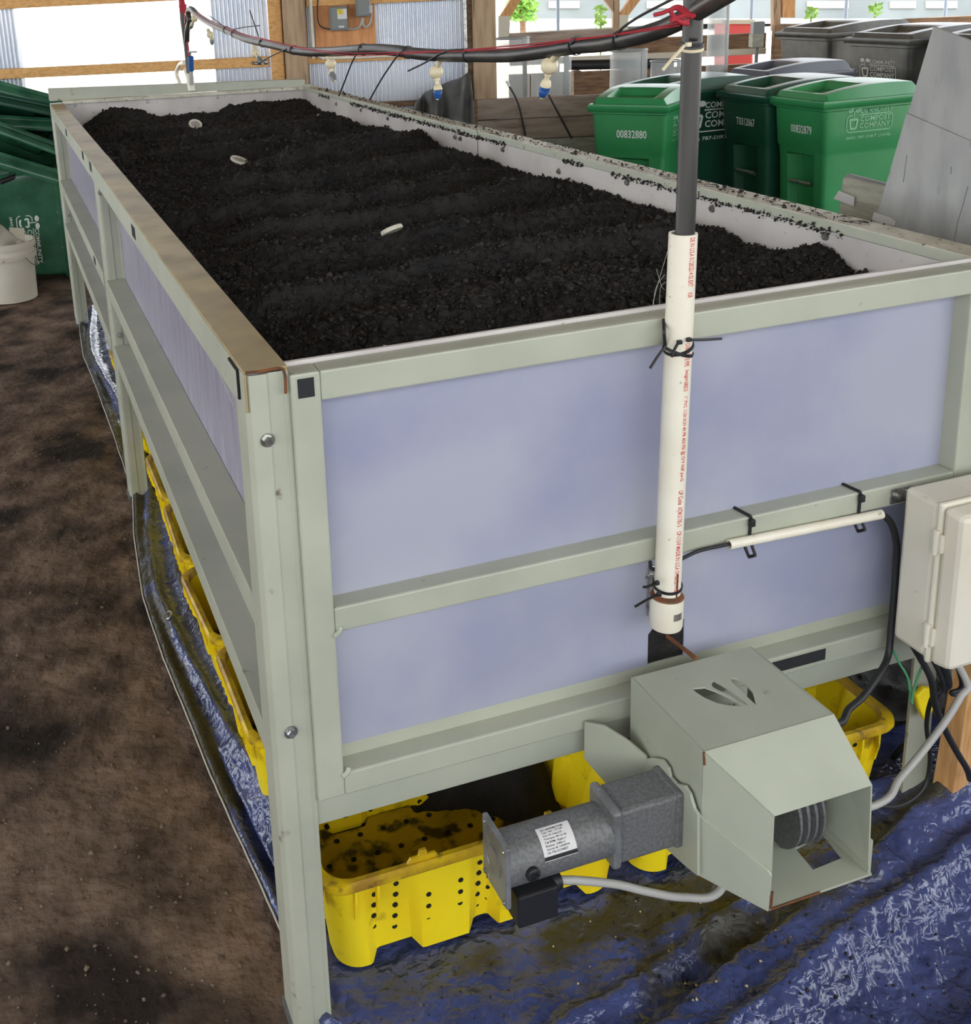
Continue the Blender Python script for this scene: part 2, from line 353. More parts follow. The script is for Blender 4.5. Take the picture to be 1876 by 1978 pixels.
def girt(u0, v0, u1, v1, m='girt', s0=None, o0=.02, o1=.06, name='girt'):
    mb = MB(); sa, _ = wsz(u0, (v0+v1)/2, o1); sb, _ = wsz(u1, (v0+v1)/2, o1)
    _, zt = wsz((u0+u1)/2, v0, o1); _, zb = wsz((u0+u1)/2, v1, o1)
    wbox(mb, sa if s0 is None else s0, sb, zb, zt, o0, o1); return mb.build(name, m, wall, bevel=.004)
girt(0, 121.5, 520, 141, s0=sL0-2.6)
girt(0, -45, 520, 5, s0=sL0-2.6)
girt(590, -40, 897, 6)
girt(590, 107, 790, 119)
girt(640, 196, 897, 206, 'brown')
def wpost(u0, u1, v, m, o0, o1, name='timber_post', z0=0.0, bevel=.008):
    sa, _ = wsz(u0, v, o1); sb, _ = wsz(u1, v, o1); mb = MB(); wbox(mb, sa, sb, z0, 3.3, o0, o1)
    return mb.build(name, m, wall, bevel=bevel)
wpost(520, 546, 70, 'girt', .03, .08, 'stud')
wpost(548, 591, 70, 'post', .0, .14)
wpost(914, 959, 90, 'post', .0, .14)
wpost(904, 914, 90, 'brown', .0, .1, 'stud')
sa, _ = wsz(899.5, 90, .1); mb = MB(); mb.tube([wpt(sa, .0, .12), wpt(sa, 3.3, .12)], .013, 10); mb.build('downpipe', 'steel', wall, smooth=True)
mb = MB(); wrect(mb, 606, -60, 724, 98, .02, .035); mb.build('plywood_board', 'ply', wall, bevel=.002)
sa, _ = wsz(602, 40, .06); mb = MB(); mb.tube([wpt(sa, 1.2, .06), wpt(sa, 2.6, .06)], .011, 8); mb.build('white_conduit', 'pvc', wall, smooth=True)
mb = MB(); mb.tube(curve([wpt(*wsz(612, 104, .08), .08), wpt(*wsz(622, 111, .08), .08), wpt(*wsz(640, 112, .08), .08), wpt(*wsz(790, 106, .08), .08)]), .011, 8); mb.build('white_conduit', 'pvc', wall, smooth=True)

# half wall of grey planks
half = bpy.data.objects.new('wall_right', None); COL.objects.link(half); S(half); half.location = (P0.x+1.2, P0.y-.4, 0)
s0, _ = wsz(918, 200, .2); zt = wsz(1030, 189, .2)[1]; ph = .118
for i in range(6):
    z1 = zt - i*(ph+.004); z0 = max(.0, z1-ph)
    if z1 < .05: break
    mb = MB(); off = .2+.012*((i*37) % 3-1); wbox(mb, s0+(.0 if i < 2 else .2), wsz(1168, 200, .2)[0], z0, z1, off-.05, off)
    mb.build('plank', 'plank' if i < 2 else 'card', half, bevel=.004)
mb = MB(); wbox(mb, s0-.02, s0+.012, 0, zt+.0, .12, .215); mb.build('end_stud', 'brown', half)

# outer wall of boards and braced posts, further off
outer = bpy.data.objects.new('wall_outer', None); COL.objects.link(outer); S(outer); outer.location = tuple(wpt(2, 0, -3.6))
def orect(name, u0, v0, u1, v1, m, o=-3.6, th=.08):
    mb = MB(); wrect(mb, u0, v0, u1, v1, o-th, o); return mb.build(name, m, outer, bevel=.006)
orect('board', 985, 60, 1186, 96, 'plank'); orect('board', 1186, 70, 1480, 104, 'brown'); orect('ledge', 985, 104, 1480, 116, 'lidwhite', -3.55)
orect('board', 1496, 33, 2150, 116, 'brown', -3.4)
orect('board', 985, 118, 2150, 300, 'brown', -3.7)
def opoly(name, pts, m, o=-3.6, th=.09):
    mb = MB(); q = [wsz(u, v, o) for u, v in pts]; mb.prism(q, lambda a, b, w: wpt(a, b, o-w), 0, th); return mb.build(name, m, outer)
opoly('post', [(1185,-60),(1197,-60),(1197,70),(1185,70)], 'post')
opoly('brace', [(1148,-28),(1166,-30),(1187,2),(1187,26)], 'post')
opoly('brace', [(1236,-30),(1262,-32),(1215,29),(1197,29)], 'lumber')
opoly('post', [(1197,29),(1214,29),(1213,70),(1197,70)], 'lidwhite')
opoly('brace', [(1005,-30),(1024,-30),(988,31),(966,31)], 'lumber')
opoly('post', [(963,31),(986,31),(984,75),(963,75)], 'lidwhite')
opoly('post', [(1495,-60),(1508,-60),(1508,60),(1495,60)], 'post')
opoly('post', [(1512,-60),(1538,-60),(1536,34),(1512,34)], 'lumber')
# outdoors
def far(u, v, d): return deep(u, v, d)
def farbox(mb, u0, v0, u1, v1, d, th, m=0):
    a, b, c, e = [far(u, v, d) for u, v in ((u0,v1),(u1,v1),(u1,v0),(u0,v0))]
    f = Vector((FW.x, FW.y, 0)).normalized()*th
    return mb.hexa([a, b, b+f, a+f, e, c, c+f, e+f], m)
t = thing('shed', 'long dark grey shed across the bright yard, seen past the braced posts', 'building', tuple(far(1450, 40, 30).xy)+(0,))
mb = MB(); farbox(mb, 1035, -90, 2100, 38, 30, 4); mb.build('wall', 'truck', t)
for u0, u1 in ((1060,1120),(1250,1330),(1560,1640),(1720,1770),(1790,1850)):
    mb = MB(); farbox(mb, u0, 2, u1, 16, 29.95, .05); mb.build('panel', 'ground_out', t)
mb = MB(); farbox(mb, 1035, 36, 2100, 46, 29.9, .2); mb.build('plinth', 'ground_out', t)
for i, u in enumerate((1078, 1450, 1632, 1823)):
    p = far(u, 60, 12); mb = MB(); mb.tube([(p.x, p.y, -.3), (p.x, p.y, 3.2)], .018, 8)
    mb.lathe([(.03, 0), (.03, .05), (.018, .06)], (p.x, p.y, -.01), (0, 0, 1), 10)
    o = mb.build('fence_rod', 'rod', None, smooth=True)
    props(o, 'thin blue-grey steel fence rod in the yard, %s' % ('left of the braced post', 'right of the hose end', 'above the lid of the nearer charcoal cart', 'rightmost, above the grey board')[i], 'rod', 'steel fence rods in the yard')
def leaves(name, u0, v0, u1, v1, d, n, size, seed):
    rnd = random.Random(seed); mb = MB()
    for _ in range(n):
        p = far(rnd.uniform(u0,u1), rnd.uniform(v0,v1), d+rnd.uniform(-.6,.6)); a = Vector((rnd.gauss(0,1),rnd.gauss(0,1),rnd.gauss(0,1))).normalized(); b = a.orthogonal().normalized(); s_ = size*rnd.uniform(.6,1.3)
        mb.add([p-a*s_, p+b*s_*.4, p+a*s_, p-b*s_*.4], [(0,1,2,3)])
    return mb
t = thing('shrub', 'sunlit green shrub at the left end of the dark shed', 'shrub', tuple(far(1010, 30, 28).xy)+(0,))
leaves('f', 985, -60, 1036, 38, 28, 500, .16, 3).build('foliage', 'foliage', t)
p = far(1010, 40, 28); mb = MB(); mb.tube([(p.x, p.y, 0), (p.x, p.y, 2)], .08, 8); mb.build('stem', 'brown', t)
for i, (u, v0, v1) in enumerate(((1161,12,58),(1568,16,34),(1692,6,30))):
    p = far(u, v1, 11); t = thing('weed', 'pale sunlit weed stalk in the yard, %s' % ('left of the braced post', 'above the left charcoal cart', 'above the right charcoal cart')[i], 'weed', (p.x, p.y, 0), 0, 'weeds by the yard fence')
    leaves('f', u-9, v0, u+9, v1, 11, 40, .05, i+5).build('foliage', 'foliage', t)
    q = far(u, v0, 11); mb = MB(); mb.tube([(p.x, p.y, 0), tuple(q)], .008, 6); mb.build('stem', 'foliage', t)
t = thing('red_bin', 'pale red bin beyond the wooden wall, right of the clear tube', 'bin', tuple(far(1430, 60, 11.5).xy)+(0,))
mb = MB(); farbox(mb, 1400, 46, 1456, 190, 11.5, .35); mb.build('body', 'redbin', t, bevel=.02)
mb = MB(); farbox(mb, 1396, 38, 1460, 47, 11.48, .4); mb.build('lid', 'lidwhite', t, bevel=.01)

# ------------------------------------------------------------------ things on the back wall
def ebox(name, label, u0, v0, u1, v1, handle):
    a, b = wsz(u0, v1, .12), wsz(u1, v0, .12); t = thing(name, label, 'box', tuple(wpt((a[0]+b[0])/2, a[1], .035)))
    mb = MB(); wbox(mb, a[0], b[0], a[1], b[1], .035, .11); mb.build('body', 'ebox', t, bevel=.004)
    mb = MB(); wbox(mb, a[0]+.012, b[0], a[1]+.008, b[1]-.008, .11, .12); mb.build('door', 'ebox', t, bevel=.002)
    return t, a, b
t, a, b = ebox('breaker_box', 'grey electrical box with yellow label on plywood, left of its pair', 638, 12, 670, 60, 1)
w = b[0]-a[0]; h = b[1]-a[1]
mb = MB(); wbox(mb, a[0]+.45*w, a[0]+.75*w, a[1]+.68*h, a[1]+.9*h, .12, .1215); mb.build('yellow_label', 'yellow', t)
mb = MB(); wbox(mb, a[0]+.45*w, a[0]+.98*w, a[1]+.48*h, a[1]+.67*h, .12, .1212); wbox(mb, a[0]+.77*w, a[0]+.98*w, a[1]+.67*h, a[1]+.9*h, .12, .1212); mb.build('white_label', 'label', t)
mb = MB(); put_text(mb, '25', lambda x, y: wpt(x, y, .1222), a[0]+.5*w, a[1]+.72*h, .2*w, .12*h); mb.build('print', 'ink', t)
mb = MB(); wbox(mb, a[0]+.5*w, a[0]+.8*w, a[1]+.12*h, a[1]+.2*h, .12, .13); mb.build('latch', 'label', t)
t, a, b = ebox('switch_box', 'grey electrical box mounted higher on plywood, right of its pair', 688, -30, 711, 33, 1)
w = b[0]-a[0]; h = b[1]-a[1]
mb = MB(); wbox(mb, b[0], b[0]+.02, a[1]+.1*h, a[1]+.35*h, .07, .09); mb.build('switch_lever', 'label', t)
for k, (nm, lb, pts) in enumerate((('black_wire', 'thin dark wire looping down the plywood left of the grey box', [(616,-20),(613,20),(616,46),(626,54),(640,57)]),
        ('flex_conduit', 'grey flexible conduit looping between the two electrical boxes', [(671,55),(684,56),(694,52),(699,40),(700,34)]),
        ('flex_conduit', 'grey flexible conduit curling beside the right electrical box', [(712,0),(717,20),(716,42),(708,52),(701,46),(702,36)]))):
    mb = MB(); mb.tube(curve([wpt(*wsz(u, v, .07), .07) for u, v in pts]), .004 if k == 0 else .007, 8)
    props(mb.build(nm, 'bcable' if k == 0 else 'cable', None, smooth=True), lb, 'cable')
t = thing('clip_rod', 'short silvery metal bracket screwed to the middle girt', 'bracket', tuple(wpt(*wsz(502, 122, .07), .07)))
mb = MB(); q = [wpt(*wsz(u, v, .075), .075) for u, v in ((487,122),(499,122))]; mb.tube(q, .009, 10); mb.build('barrel', 'steel', t, smooth=True)
mb = MB(); mb.tube([wpt(*wsz(499,122,.075), .075), wpt(*wsz(508,121,.075), .075)], .011, 10); mb.build('clamp', 'bcable', t, smooth=True)
mb = MB(); mb.lathe([(.012,0),(.014,.01),(.006,.014)], wpt(*wsz(514, 120, .06), .06), tuple(-WN), 12); mb.build('bolt_head', 'steel', t, smooth=True)

# grey tarp heap against the downpipe
t = MB(); pl = [(800,250),(803,205),(835,180),(870,165),(897,150),(899,250)]
q = [wsz(u, v, .5) for u, v in pl]
def heap(a, b):
    s = q[0][0]+(q[4][0]+.05-q[0][0])*a; top = np.interp(a, [0,.06,.36,.7,1], [q[1][1]-.06, q[1][1], q[2][1], q[3][1], q[4][1]])
    z = top*(1-b*b) ; o = .22+.55*b+.05*math.sin(9*a*2+b*4)+.03*math.sin(23*a+3*b)
    return wpt(s, max(z, .005), o)
t.grid(36, 26, heap); o = t.build('tarp_heap', 'tarpgrey', None, smooth=True, angle=180, solid=.006); props(o, 'dark grey tarp heaped against the wall beside the downpipe', 'tarp')

# mesh cylinders and clutter behind the half wall
def roll(name, label, u0, u1, v0, v1, o, m='acryl', group=None, zb=None):
    a = wsz(u0, v1, o); b = wsz(u1, v0, o); r = (b[0]-a[0])/2; c = wpt((a[0]+b[0])/2, 0, o); zb = (wsz(990, 200, -.55)[1]-.27) if zb is None else zb; zt_ = b[1]
    t = thing(name, label, 'roll', (c.x, c.y, zb), 0, group)
    mb = MB(); mb.grid(40, 14, lambda x, y: (c.x+r*(1+.03*math.sin(3*2*PI*x+y*3))*math.cos(2*PI*x), c.y+r*math.sin(2*PI*x), zb+(zt_-zb)*y), wrap=True)
    mb.build('wall', m, t, smooth=True, recalc=False)
    mb = MB(); mb.tube([(c.x+r*1.01*math.cos(2*PI*k/32), c.y+r*1.01*math.sin(2*PI*k/32), zt_) for k in range(33)], .005, 6, cap=False); mb.build('rim', 'mesh', t, smooth=True)
    mb = MB(); mb.box(c.x+r*.2, c.x+r*.45, c.y-r*1.02, c.y-r*.99, zb, zt_); mb.build('seam', 'mesh', t)
    return t
g = 'rolled cylinders behind the plank wall'
roll('mesh_cylinder', 'cloudy grey rolled cylinder right beside the timber post behind the planks', 956, 1022, 72, 200, -.55, group=g)
roll('mesh_cylinder', 'wide cloudy grey cylinder behind the largest ivory nozzle', 1026, 1103, 101, 200, -.45, group=g)
roll('mesh_cylinder', 'cloudy cylinder behind the left green cart with a second sheet inside', 1178, 1250, 95, 180, -.5, group=g)
roll('mesh_cylinder', 'short cloudy cylinder just left of the dark upright conduit', 1256, 1316, 116, 180, -.5, group=g)
roll('mesh_cylinder', 'tall clear scuffed tube rising right behind the dark upright conduit', 1364, 1411, -30, 150, -.55, group=g, zb=0.0)
t = thing('shelf', 'low wooden shelf behind the planks that carries the rolled cylinders', 'shelf', tuple(wpt(2.6, 0, -.5)))
zs = wsz(990, 200, -.55)[1]-.27
mb = MB(); wbox(mb, 1.0, 2.28, zs-.04, zs, -1.1, .02); mb.build('board', 'plank', t)
for s_ in (1.1, 2.18):
    mb = MB(); wbox(mb, s_, s_+.08, 0, zs-.04, -.9, -.8); mb.build('leg', 'plank', t)
a, b = wsz(1095, 116, -.9), wsz(1300, 122, -.9); t = thing('drain_pipe', 'thick black pipe lying level behind the cloudy cylinders', 'pipe', tuple(wpt((a[0]+b[0])/2, zs, -.9)))
mb = MB(); mb.tube([wpt(a[0], b[1]+.02, -.9), wpt(b[0], b[1], -.9)], .034, 16); mb.build('tube', 'black', t, smooth=True)
for s_ in (a[0]+.04, b[0]-.1):
    mb = MB(); wbox(mb, s_, s_+.05, zs, b[1]-.02, -.95, -.85); mb.build('cradle', 'brown', t)
mb = MB()
def bundle(x, y):
    th = PI*y; s_ = wsz(1104,160,-.7)[0]; e_ = wsz(1176,160,-.7)[0]; zc = zs+.0
    rr = .17+.03*math.sin(11*x+5*y)+.025*math.sin(27*y+6*x)
    return wpt(s_+(e_-s_)*x+.02*math.sin(8*th), zc+rr*math.sin(th), -.7+rr*1.0*math.cos(th))
mb.grid(30, 26, bundle); props(mb.build('folded_tarp', 'tarpsilver', None, smooth=True, angle=180, solid=.006), 'crumpled silver and black folded tarp lying under the black pipe', 'tarp')
t = thing('meter_box', 'weathered grey outlet box on a short pipe, beside the red bin', 'box', tuple(wpt(*wsz(1468, 110, -1.8), -1.8)))
mb = MB(); wrect(mb, 1454, 66, 1476, 92, -1.9, -1.8); mb.build('body', 'card', t, bevel=.006)
mb = MB(); wrect(mb, 1456, 42, 1478, 68, -1.9, -1.82); mb.build('cover', 'ebox', t, bevel=.006)
a = wsz(1462, 90, -1.85); mb = MB(); mb.tube([wpt(a[0], .0, -1.85), wpt(a[0], a[1]+.02, -1.85)], .014, 10); mb.build('stem', 'ebox', t, smooth=True)
# two black rods leaning on the planks
for i, pts in enumerate((((981,161),(1001,200),(1015,262)), ((1060,183),(1082,225),(1105,268)))):
    t = thing('lean_rod', 'thin black rod leaning on the grey planks, %s' % ('with a pale tip' if i == 0 else 'the right one without a pale tip'), 'rod', tuple(wpt(*wsz(*pts[2], .26), .26)))
    P = [wpt(*wsz(u, v, .24), .24) for u, v in pts]; mb = MB(); mb.tube(curve(P), .006, 8); mb.build('shaft', 'black', t, smooth=True)
    if i == 0: mb = MB(); mb.tube([P[0]-(P[1]-P[0])*.12, P[0]+(P[1]-P[0])*.15], .008, 8); mb.build('tip', 'label', t, smooth=True)

# ================================================================== the compost bed
BW, BL = 1.22, 4.33
bed = thing('compost_bed', 'long sage green steel bed with frosted plastic panels holding black compost', 'planter', (.6, 2.1, 0))
def pbox(name, m, x0, x1, y0, y1, z0, z1, parent=bed, bevel=.0015):
    mb = MB(); mb.box(x0, x1, y0, y1, z0, z1); return mb.build(name, m, parent, bevel=bevel)
def angle_leg(y, z1, side, flip=1):
    """formed angle post: wide flange faces the viewer, narrow flange runs along the bed"""
    mb = MB(); xo = -.06 if side < 0 else BW+.06; d = 1 if side < 0 else -1
    prof = [(0,.07),(0,.012),(.006,.002),(.012,0),(.030,0),(.033,.003),(.052,.003),(.056,0),(.060,0),(.060,.006),(.036,.0065),(.012,.006),(.006,.012),(.006,.07)]
    mb.prism([(xo+d*a, y+flip*b) for a, b in prof], lambda a, b, w: (a, b, w), .012, z1)
    o = mb.build('leg', 'sage', bed, bevel=.0008)
    mb = MB(); x0, x1 = sorted((xo-d*.004, xo+d*.066)); mb.box(x0, x1, min(y-.002, y+flip*.075), max(y-.002, y+flip*.075), -.004, .012); mb.build('foot', 'motor', o)
    return o
for side in (-1, 1):
    for y, fl_ in ((.010, 1), (2.09, 1), (4.24, 1)):
        if side > 0 and y < 1: continue
        angle_leg(y, 1.118, side, fl_)
# near right corner: post above, short leg below set inwards
mb = MB(); mb.prism([(BW+.002,.012),(BW+.06,.012),(BW+.06,.07),(BW+.054,.07),(BW+.054,.018),(BW+.002,.018)], lambda a, b, w: (a, b, w), .3, 1.118); mb.build('corner_post', 'sage', bed)
mb = MB(); mb.prism([(1.172,.052),(1.228,.052),(1.228,.1),(1.222,.1),(1.222,.058),(1.172,.058)], lambda a, b, w: (a, b, w), .0, .44); mb.build('leg', 'sage', bed)

def side_rails(side):
    fx = (lambda x: x) if side < 0 else (lambda x: BW-x)
    def bx(name, m, x0, x1, y0, y1, z0, z1, parent=bed, bevel=.001):
        a, b = sorted((fx(x0), fx(x1))); return pbox(name, m, a, b, y0, y1, z0, z1, parent, bevel)
    for k, (y0, y1) in enumerate(((.012, 2.268), (2.274, 4.318))):
        dz = -.002*k
        if side < 0:
            mb = MB(); mb.box(-.0605, .0, y0, y1, 1.1205+dz, 1.125+dz); mb.box(-.0605, -.057, y0, y1, 1.066+dz, 1.1205+dz); mb.box(-.004, .0, y0, y1, 1.098, 1.1205+dz)
            r = mb.build('top_rail', ['rim'], bed, bevel=.0012)
            mb = MB(); mb.box(-.0612, -.0604, y0+.002, y1-.002, 1.0655+dz, 1.1215+dz); mb.build('rail_face', 'sage', r)
        else:
            mb = MB(); mb.box(BW, BW+.062, y0-.0, y1, 1.095+dz, 1.1145+dz); mb.box(BW+.058, BW+.062, y0, y1, 1.066+dz, 1.095+dz); r = mb.build('top_rail', 'sage', bed, bevel=.0012)
            mb = MB(); mb.box(BW+.001, BW+.061, y0, y1, 1.1145+dz, 1.1165+dz); mb.build('rail_top', 'rim_light', r)
        ya = max(y0, .078); yb = min(y1, 2.088 if k == 0 else 4.238)
        if k == 1: ya = 2.20
        for z in (.757, .54):
            mb = MB()
            for (xa, xb, za, zb) in ((-.06, -.004, z-.004, z), (-.06, -.0565, z-.05, z-.004)):
                a, b = sorted((fx(xa), fx(xb))); mb.box(a, b, ya, yb, za, zb)
            mb.build('ledge_rail', 'sage', bed, bevel=.0008)
        bx('side_panel', 'panel_side' if side < 0 else 'liner', -.0035, .0, max(y0, .046), y1, .45, 1.098 if side < 0 else 1.0945, bevel=0)
side_rails(-1); side_rails(1)
# narrow white band scratched along the near left panel
mb = MB(); P = curve([at(u, v, X=-.0045) for u, v in ((286,470),(300,520),(330,566),(350,590),(400,672),(458,800),(462,842))], 6); mb.tube([(p.x, p.y, p.z) for p in P], .0012, 5); mb.build('scratch_line', 'liner', bed, smooth=True)
# slots, weld spatter and bolts on the left rails
for u, v in ((258,448),(175,322),(160,300),(128,256)):
    p = at(u, v, X=-.0613); mb = MB(); mb.box(-.0622, -.0610, p.y-.030, p.y+.030, p.z-.014, p.z+.014); mb.build('slot', 'dark', bed, bevel=.0004)
p = at(183, 503, X=-.0603); mb = MB(); mb.box(-.0612, -.0598, p.y-.03, p.y+.03, p.z-.012, p.z+.012); mb.build('slot', 'dark', bed)
p = at(452, 730, X=-.063); mb = MB(); mb.box(-.0645, -.0612, p.y-.03, p.y+.028, p.z-.022, p.z+.022); mb.build('clip_plate', 'dark', bed, bevel=.001)
mb = MB(); mb.box(-.066, -.0640, p.y-.026, p.y+.024, p.z-.019, p.z+.019); mb.build('clip_plate', 'sage', bed, bevel=.001)
def bolt(p, n, r=.0075, name='bolt', parent=bed):
    mb = MB(); p = Vector(p); n = Vector(n); mb.lathe([(r*1.35, 0), (r*1.35, .0015)], p, n, 20); mb.lathe([(r, .0015), (r, .006), (r*.8, .0075), (r*.45,.0075),(r*.4,.0062)], p, n, 6)
    return mb.build(name, 'steel', parent)
for (u, v) in ((517, 850), (562, 1414)): bolt(at(u, v, Y=.0095), (0,-1,0))
for (u, v), yy in (((195,372),2.089),((232,648),2.089),((133,416),4.239)): bolt(at(u, v, Y=yy), (0,-1,0), .007)
for u, v in ((112,410),(115,430),(122,478)): bolt(at(u, v, X=-.0608), (-1,0,0), .005)

# near end frame
ef = (0, .040)
def tube_bar(name, x0, x1, z0, z1, y0=0.0, y1=.04, m='sage'):
    return pbox(name, m, x0, x1, y0, y1, z0, z1, bed, .003)
tube_bar('end_upright', 0, .042, .436, 1.1142); tube_bar('end_upright', BW-.053, BW, .436, 1.1142)
tube_bar('end_top_bar', .042, BW-.053, 1.071, 1.1142)
tube_bar('end_middle_bar', .042, BW-.053, .7135, .753)
tube_bar('end_bottom_bar', .042, BW-.053, .436, .4755)
pbox('end_strip', 'sage', .042, BW-.053, .0355, .0400, .4755, .4990, bed, .0008)
pbox('end_liner', 'liner', .0, BW, .0405, .0475, .5, 1.1195, bed, .0006)
pbox('end_panel', 'panel', .042, BW-.053, .0345, .0375, .753, 1.071, bed, 0)
hx0, hx1 = at(1252, 1250, Y=.034).x, at(1322, 1230, Y=.034).x; hz = at(1255, 1205, Y=.034).z
mb = MB()
mb.box(.042, hx0, .0345, .0375, .4985, .7135); mb.box(hx1, BW-.053, .0345, .0375, .4985, .7135)
mb.prism([(hx0, hz-.02), (hx0+.018, hz), (hx1-.012, hz), (hx1, hz-.008), (hx1, .7135), (hx0, .7135)], lambda a, b, w: (a, w, b), .0345, .0375)
mb.build('end_panel', 'panel', bed)
pbox('cable_slot', 'soil', hx0-.01, hx1+.01, .0386, .0402, .49, hz+.02, bed, 0)
for v in (1112, 1168): bolt(at(1255, v, Y=.034), (0,-1,0), .005)
pbox('slot_bracket', 'steel', at(1258, 1140, Y=.03).x-.004, at(1258, 1140, Y=.03).x+.012, .031, .0345, at(1258, 1190, Y=.03).z, at(1258, 1095, Y=.03).z, bed)
pbox('fascia', 'sage', -.054, BW+.05, .0165, .022, .383, .437, bed, .001)
pbox('dark_floor_plate', 'dark', .004, BW-.004, .05, 4.28, .40, .43, bed, 0)  # solid bed floor, coloured near black for the shade under the bed
# weld beads and dark pads
a, b = at(574, 733, Y=0), at(608, 765, Y=0); mb = MB(); mb.box(a.x, b.x, -.0012, .0, b.z, a.z); mb.build('hook_pad', 'velcro', bed)
a, b = at(1492, 1282, Y=0), at(1594, 1262, Y=0); mb = MB(); mb.box(a.x, b.x, -.0014, .0, .447, .468); mb.build('hook_pad', 'velcro', bed)
for x, z in ((.044, .716), (.044, .478)):
    mb = MB(); mb.tube(curve([(x-.004, -.001, z-.006), (x+.003, -.002, z), (x+.006, .0, z+.006)]), .004, 8); mb.build('weld_bead', 'sage', bed, smooth=True)
p = at(543, 712, Y=.008)
mb = MB(); mb.tube(curve([at(474,720,Y=.008), at(505,717,Y=.008), at(540,711,Y=.006), at(550,722,Y=.004), at(552,760,Y=.003)]), .0022, 6); mb.build('rust_seam', 'rust', bed, smooth=True)

# far end frame
fy = 4.318
for x0, x1 in ((-.06, .0), (BW, BW+.06)): pbox('end_upright', 'sage', x0, x1, fy, fy+.045, .02, 1.122, bed)
mb = MB(); mb.hexa([(-.06,fy+.0,1.135),(BW+.02,fy,1.115),(BW+.02,fy+.05,1.115),(-.06,fy+.05,1.135),(-.06,fy,1.197),(BW+.02,fy,1.150),(BW+.02,fy+.05,1.150),(-.06,fy+.05,1.197)])
mb.build('end_top_bar', 'sage', bed, bevel=.003)
mb = MB(); mb.hexa([(0,fy-.03,1.118),(BW,fy-.03,1.098),(BW,fy,1.098),(0,fy,1.118),(0,fy-.03,1.135),(BW,fy-.03,1.114),(BW,fy,1.114),(0,fy,1.135)]); mb.build('end_lip', 'rim_light', bed, bevel=.001)
pbox('end_panel', 'liner', .0, BW, fy-.004, fy, .45, 1.118, bed, 0)
pbox('end_middle_bar', 'sage', -.0, BW, fy, fy+.04, .7135, .753); pbox('end_bottom_bar', 'sage', 0, BW, fy, fy+.04, .436, .4755); pbox('fascia', 'sage', -.054, BW+.05, fy+.005, fy+.01, .383, .437)
# screws on the right and far liners
for u, v in ((1595,456),(1376,403),(1212,352),(1080,331),(972,289),(890,268),(880,265),(750,229),(698,213),(650,201)):
    p = at(u, v, X=BW-.0005); bolt((BW+.0, p.y, p.z), (-1,0,0), .007, 'screw')
for u, v in ((146,203),(286,196),(422,188)): bolt(at(u, v, Y=fy-.0045), (0,-1,0), .008, 'screw')

# ------------------------------------------------------------------ compost
prR = np.array([(.04,1.035),(.15,1.04),(.23,1.051),(.268,1.062),(.32,1.051),(.41,1.074),(.484,1.053),(.549,1.049),(.652,1.043),(.727,1.052),(.836,1.051),(.954,1.056),(1.1,1.058),(1.275,1.066),(1.448,1.063),(1.6,1.045),(1.71,1.047),(1.97,1.04),(2.276,1.025),(2.444,1.037),(2.52,1.054),(2.6,1.069),(2.737,1.058),(2.856,1.038),(3.0,1.054),(3.318,1.023),(3.62,1.035),(3.96,1.029),(4.146,1.039),(4.3,1.054)])
prF = np.array([(0,1.0),(.085,1.026),(.139,1.06),(.205,1.085),(.295,1.093),(.383,1.071),(.458,1.039),(.576,1.045),(.669,1.048),(.762,1.041),(.818,1.058),(.928,1.07),(1.065,1.07),(1.19,1.05)])
def soil_h(X, Y):
    base = 1.030
    z = base + (np.interp(Y, prR[:,0], prR[:,1])-base)*np.exp(-np.clip(1.2-X, 0, 9)/.16)
    z = z + (np.interp(X, prF[:,0], prF[:,1])-base)*np.exp(-(np.clip(4.22-Y, 0, 9)/.30)**1.6)
    wx = X + .10*fbm(X*2.2, Y*1.6, 2, 5); wy = Y + .16*fbm(X*1.8+9, Y*1.3, 2, 8)
    # raked ridges running across the bed
    for (yc, amp, wd, sl, x0, x1) in ((.36,.014,.10,.05,.05,.9),(.62,.022,.075,.10,.0,1.2),(.98,.020,.10,-.06,.1,1.2),(1.32,.022,.06,.12,.15,1.2),(1.62,.018,.06,.10,.0,1.1),(1.95,.020,.08,.05,.2,1.2),(2.35,.022,.10,.1,.5,1.2),(2.75,.018,.12,.0,.1,.9),(3.15,.020,.12,.1,.3,1.2),(3.55,.012,.12,.0,.0,.6)):
        d = wy-(yc+sl*(X-.6)); env = np.clip((X-x0)/.12, 0, 1)*np.clip((x1-X)/.12, 0, 1)
        z = z + 2.4*amp*env*np.where(d < 0, np.exp(-(np.abs(d)/(wd*.42))**1.3), np.exp(-(np.abs(d)/(wd*1.6))**1.5))
    for (xc, yc, r, a) in ((.62,.52,.26,.024),(.25,.16,.2,-.02),(.95,2.15,.24,.028),(.85,2.62,.22,.03),(.3,1.85,.25,.012),(.35,.9,.2,-.02),(.9,.25,.25,.012),(1.02,2.58,.14,.02)):
        z = z + a*np.exp(-((X-xc)**2+((Y-yc)*.8)**2)/r**2)
    z = z + .030*fbm(X*4.5, Y*5, 3, 31) + .022*fbm(X*16, Y*16, 3, 44) + .030*np.abs(fbm(X*45, Y*45, 3, 51)) + .014*fbm(X*120, Y*120, 2, 61) - .004
    edge = np.minimum(np.minimum(X, np.clip(Y-.05, 0, 9)), 9)
    z = z - .018*np.exp(-edge/.05) - .020
    return np.minimum(z, 1.105)
comp = thing('compost', 'raked heap of black crumbly compost filling the long green bed', 'compost', (.6, 2.1, 1.0)); props(comp, kind='stuff')
ys = np.concatenate([np.linspace(.049, 1.2, 330)[:-1], np.linspace(1.2, 2.4, 220)[:-1], np.linspace(2.4, 4.31, 210)])
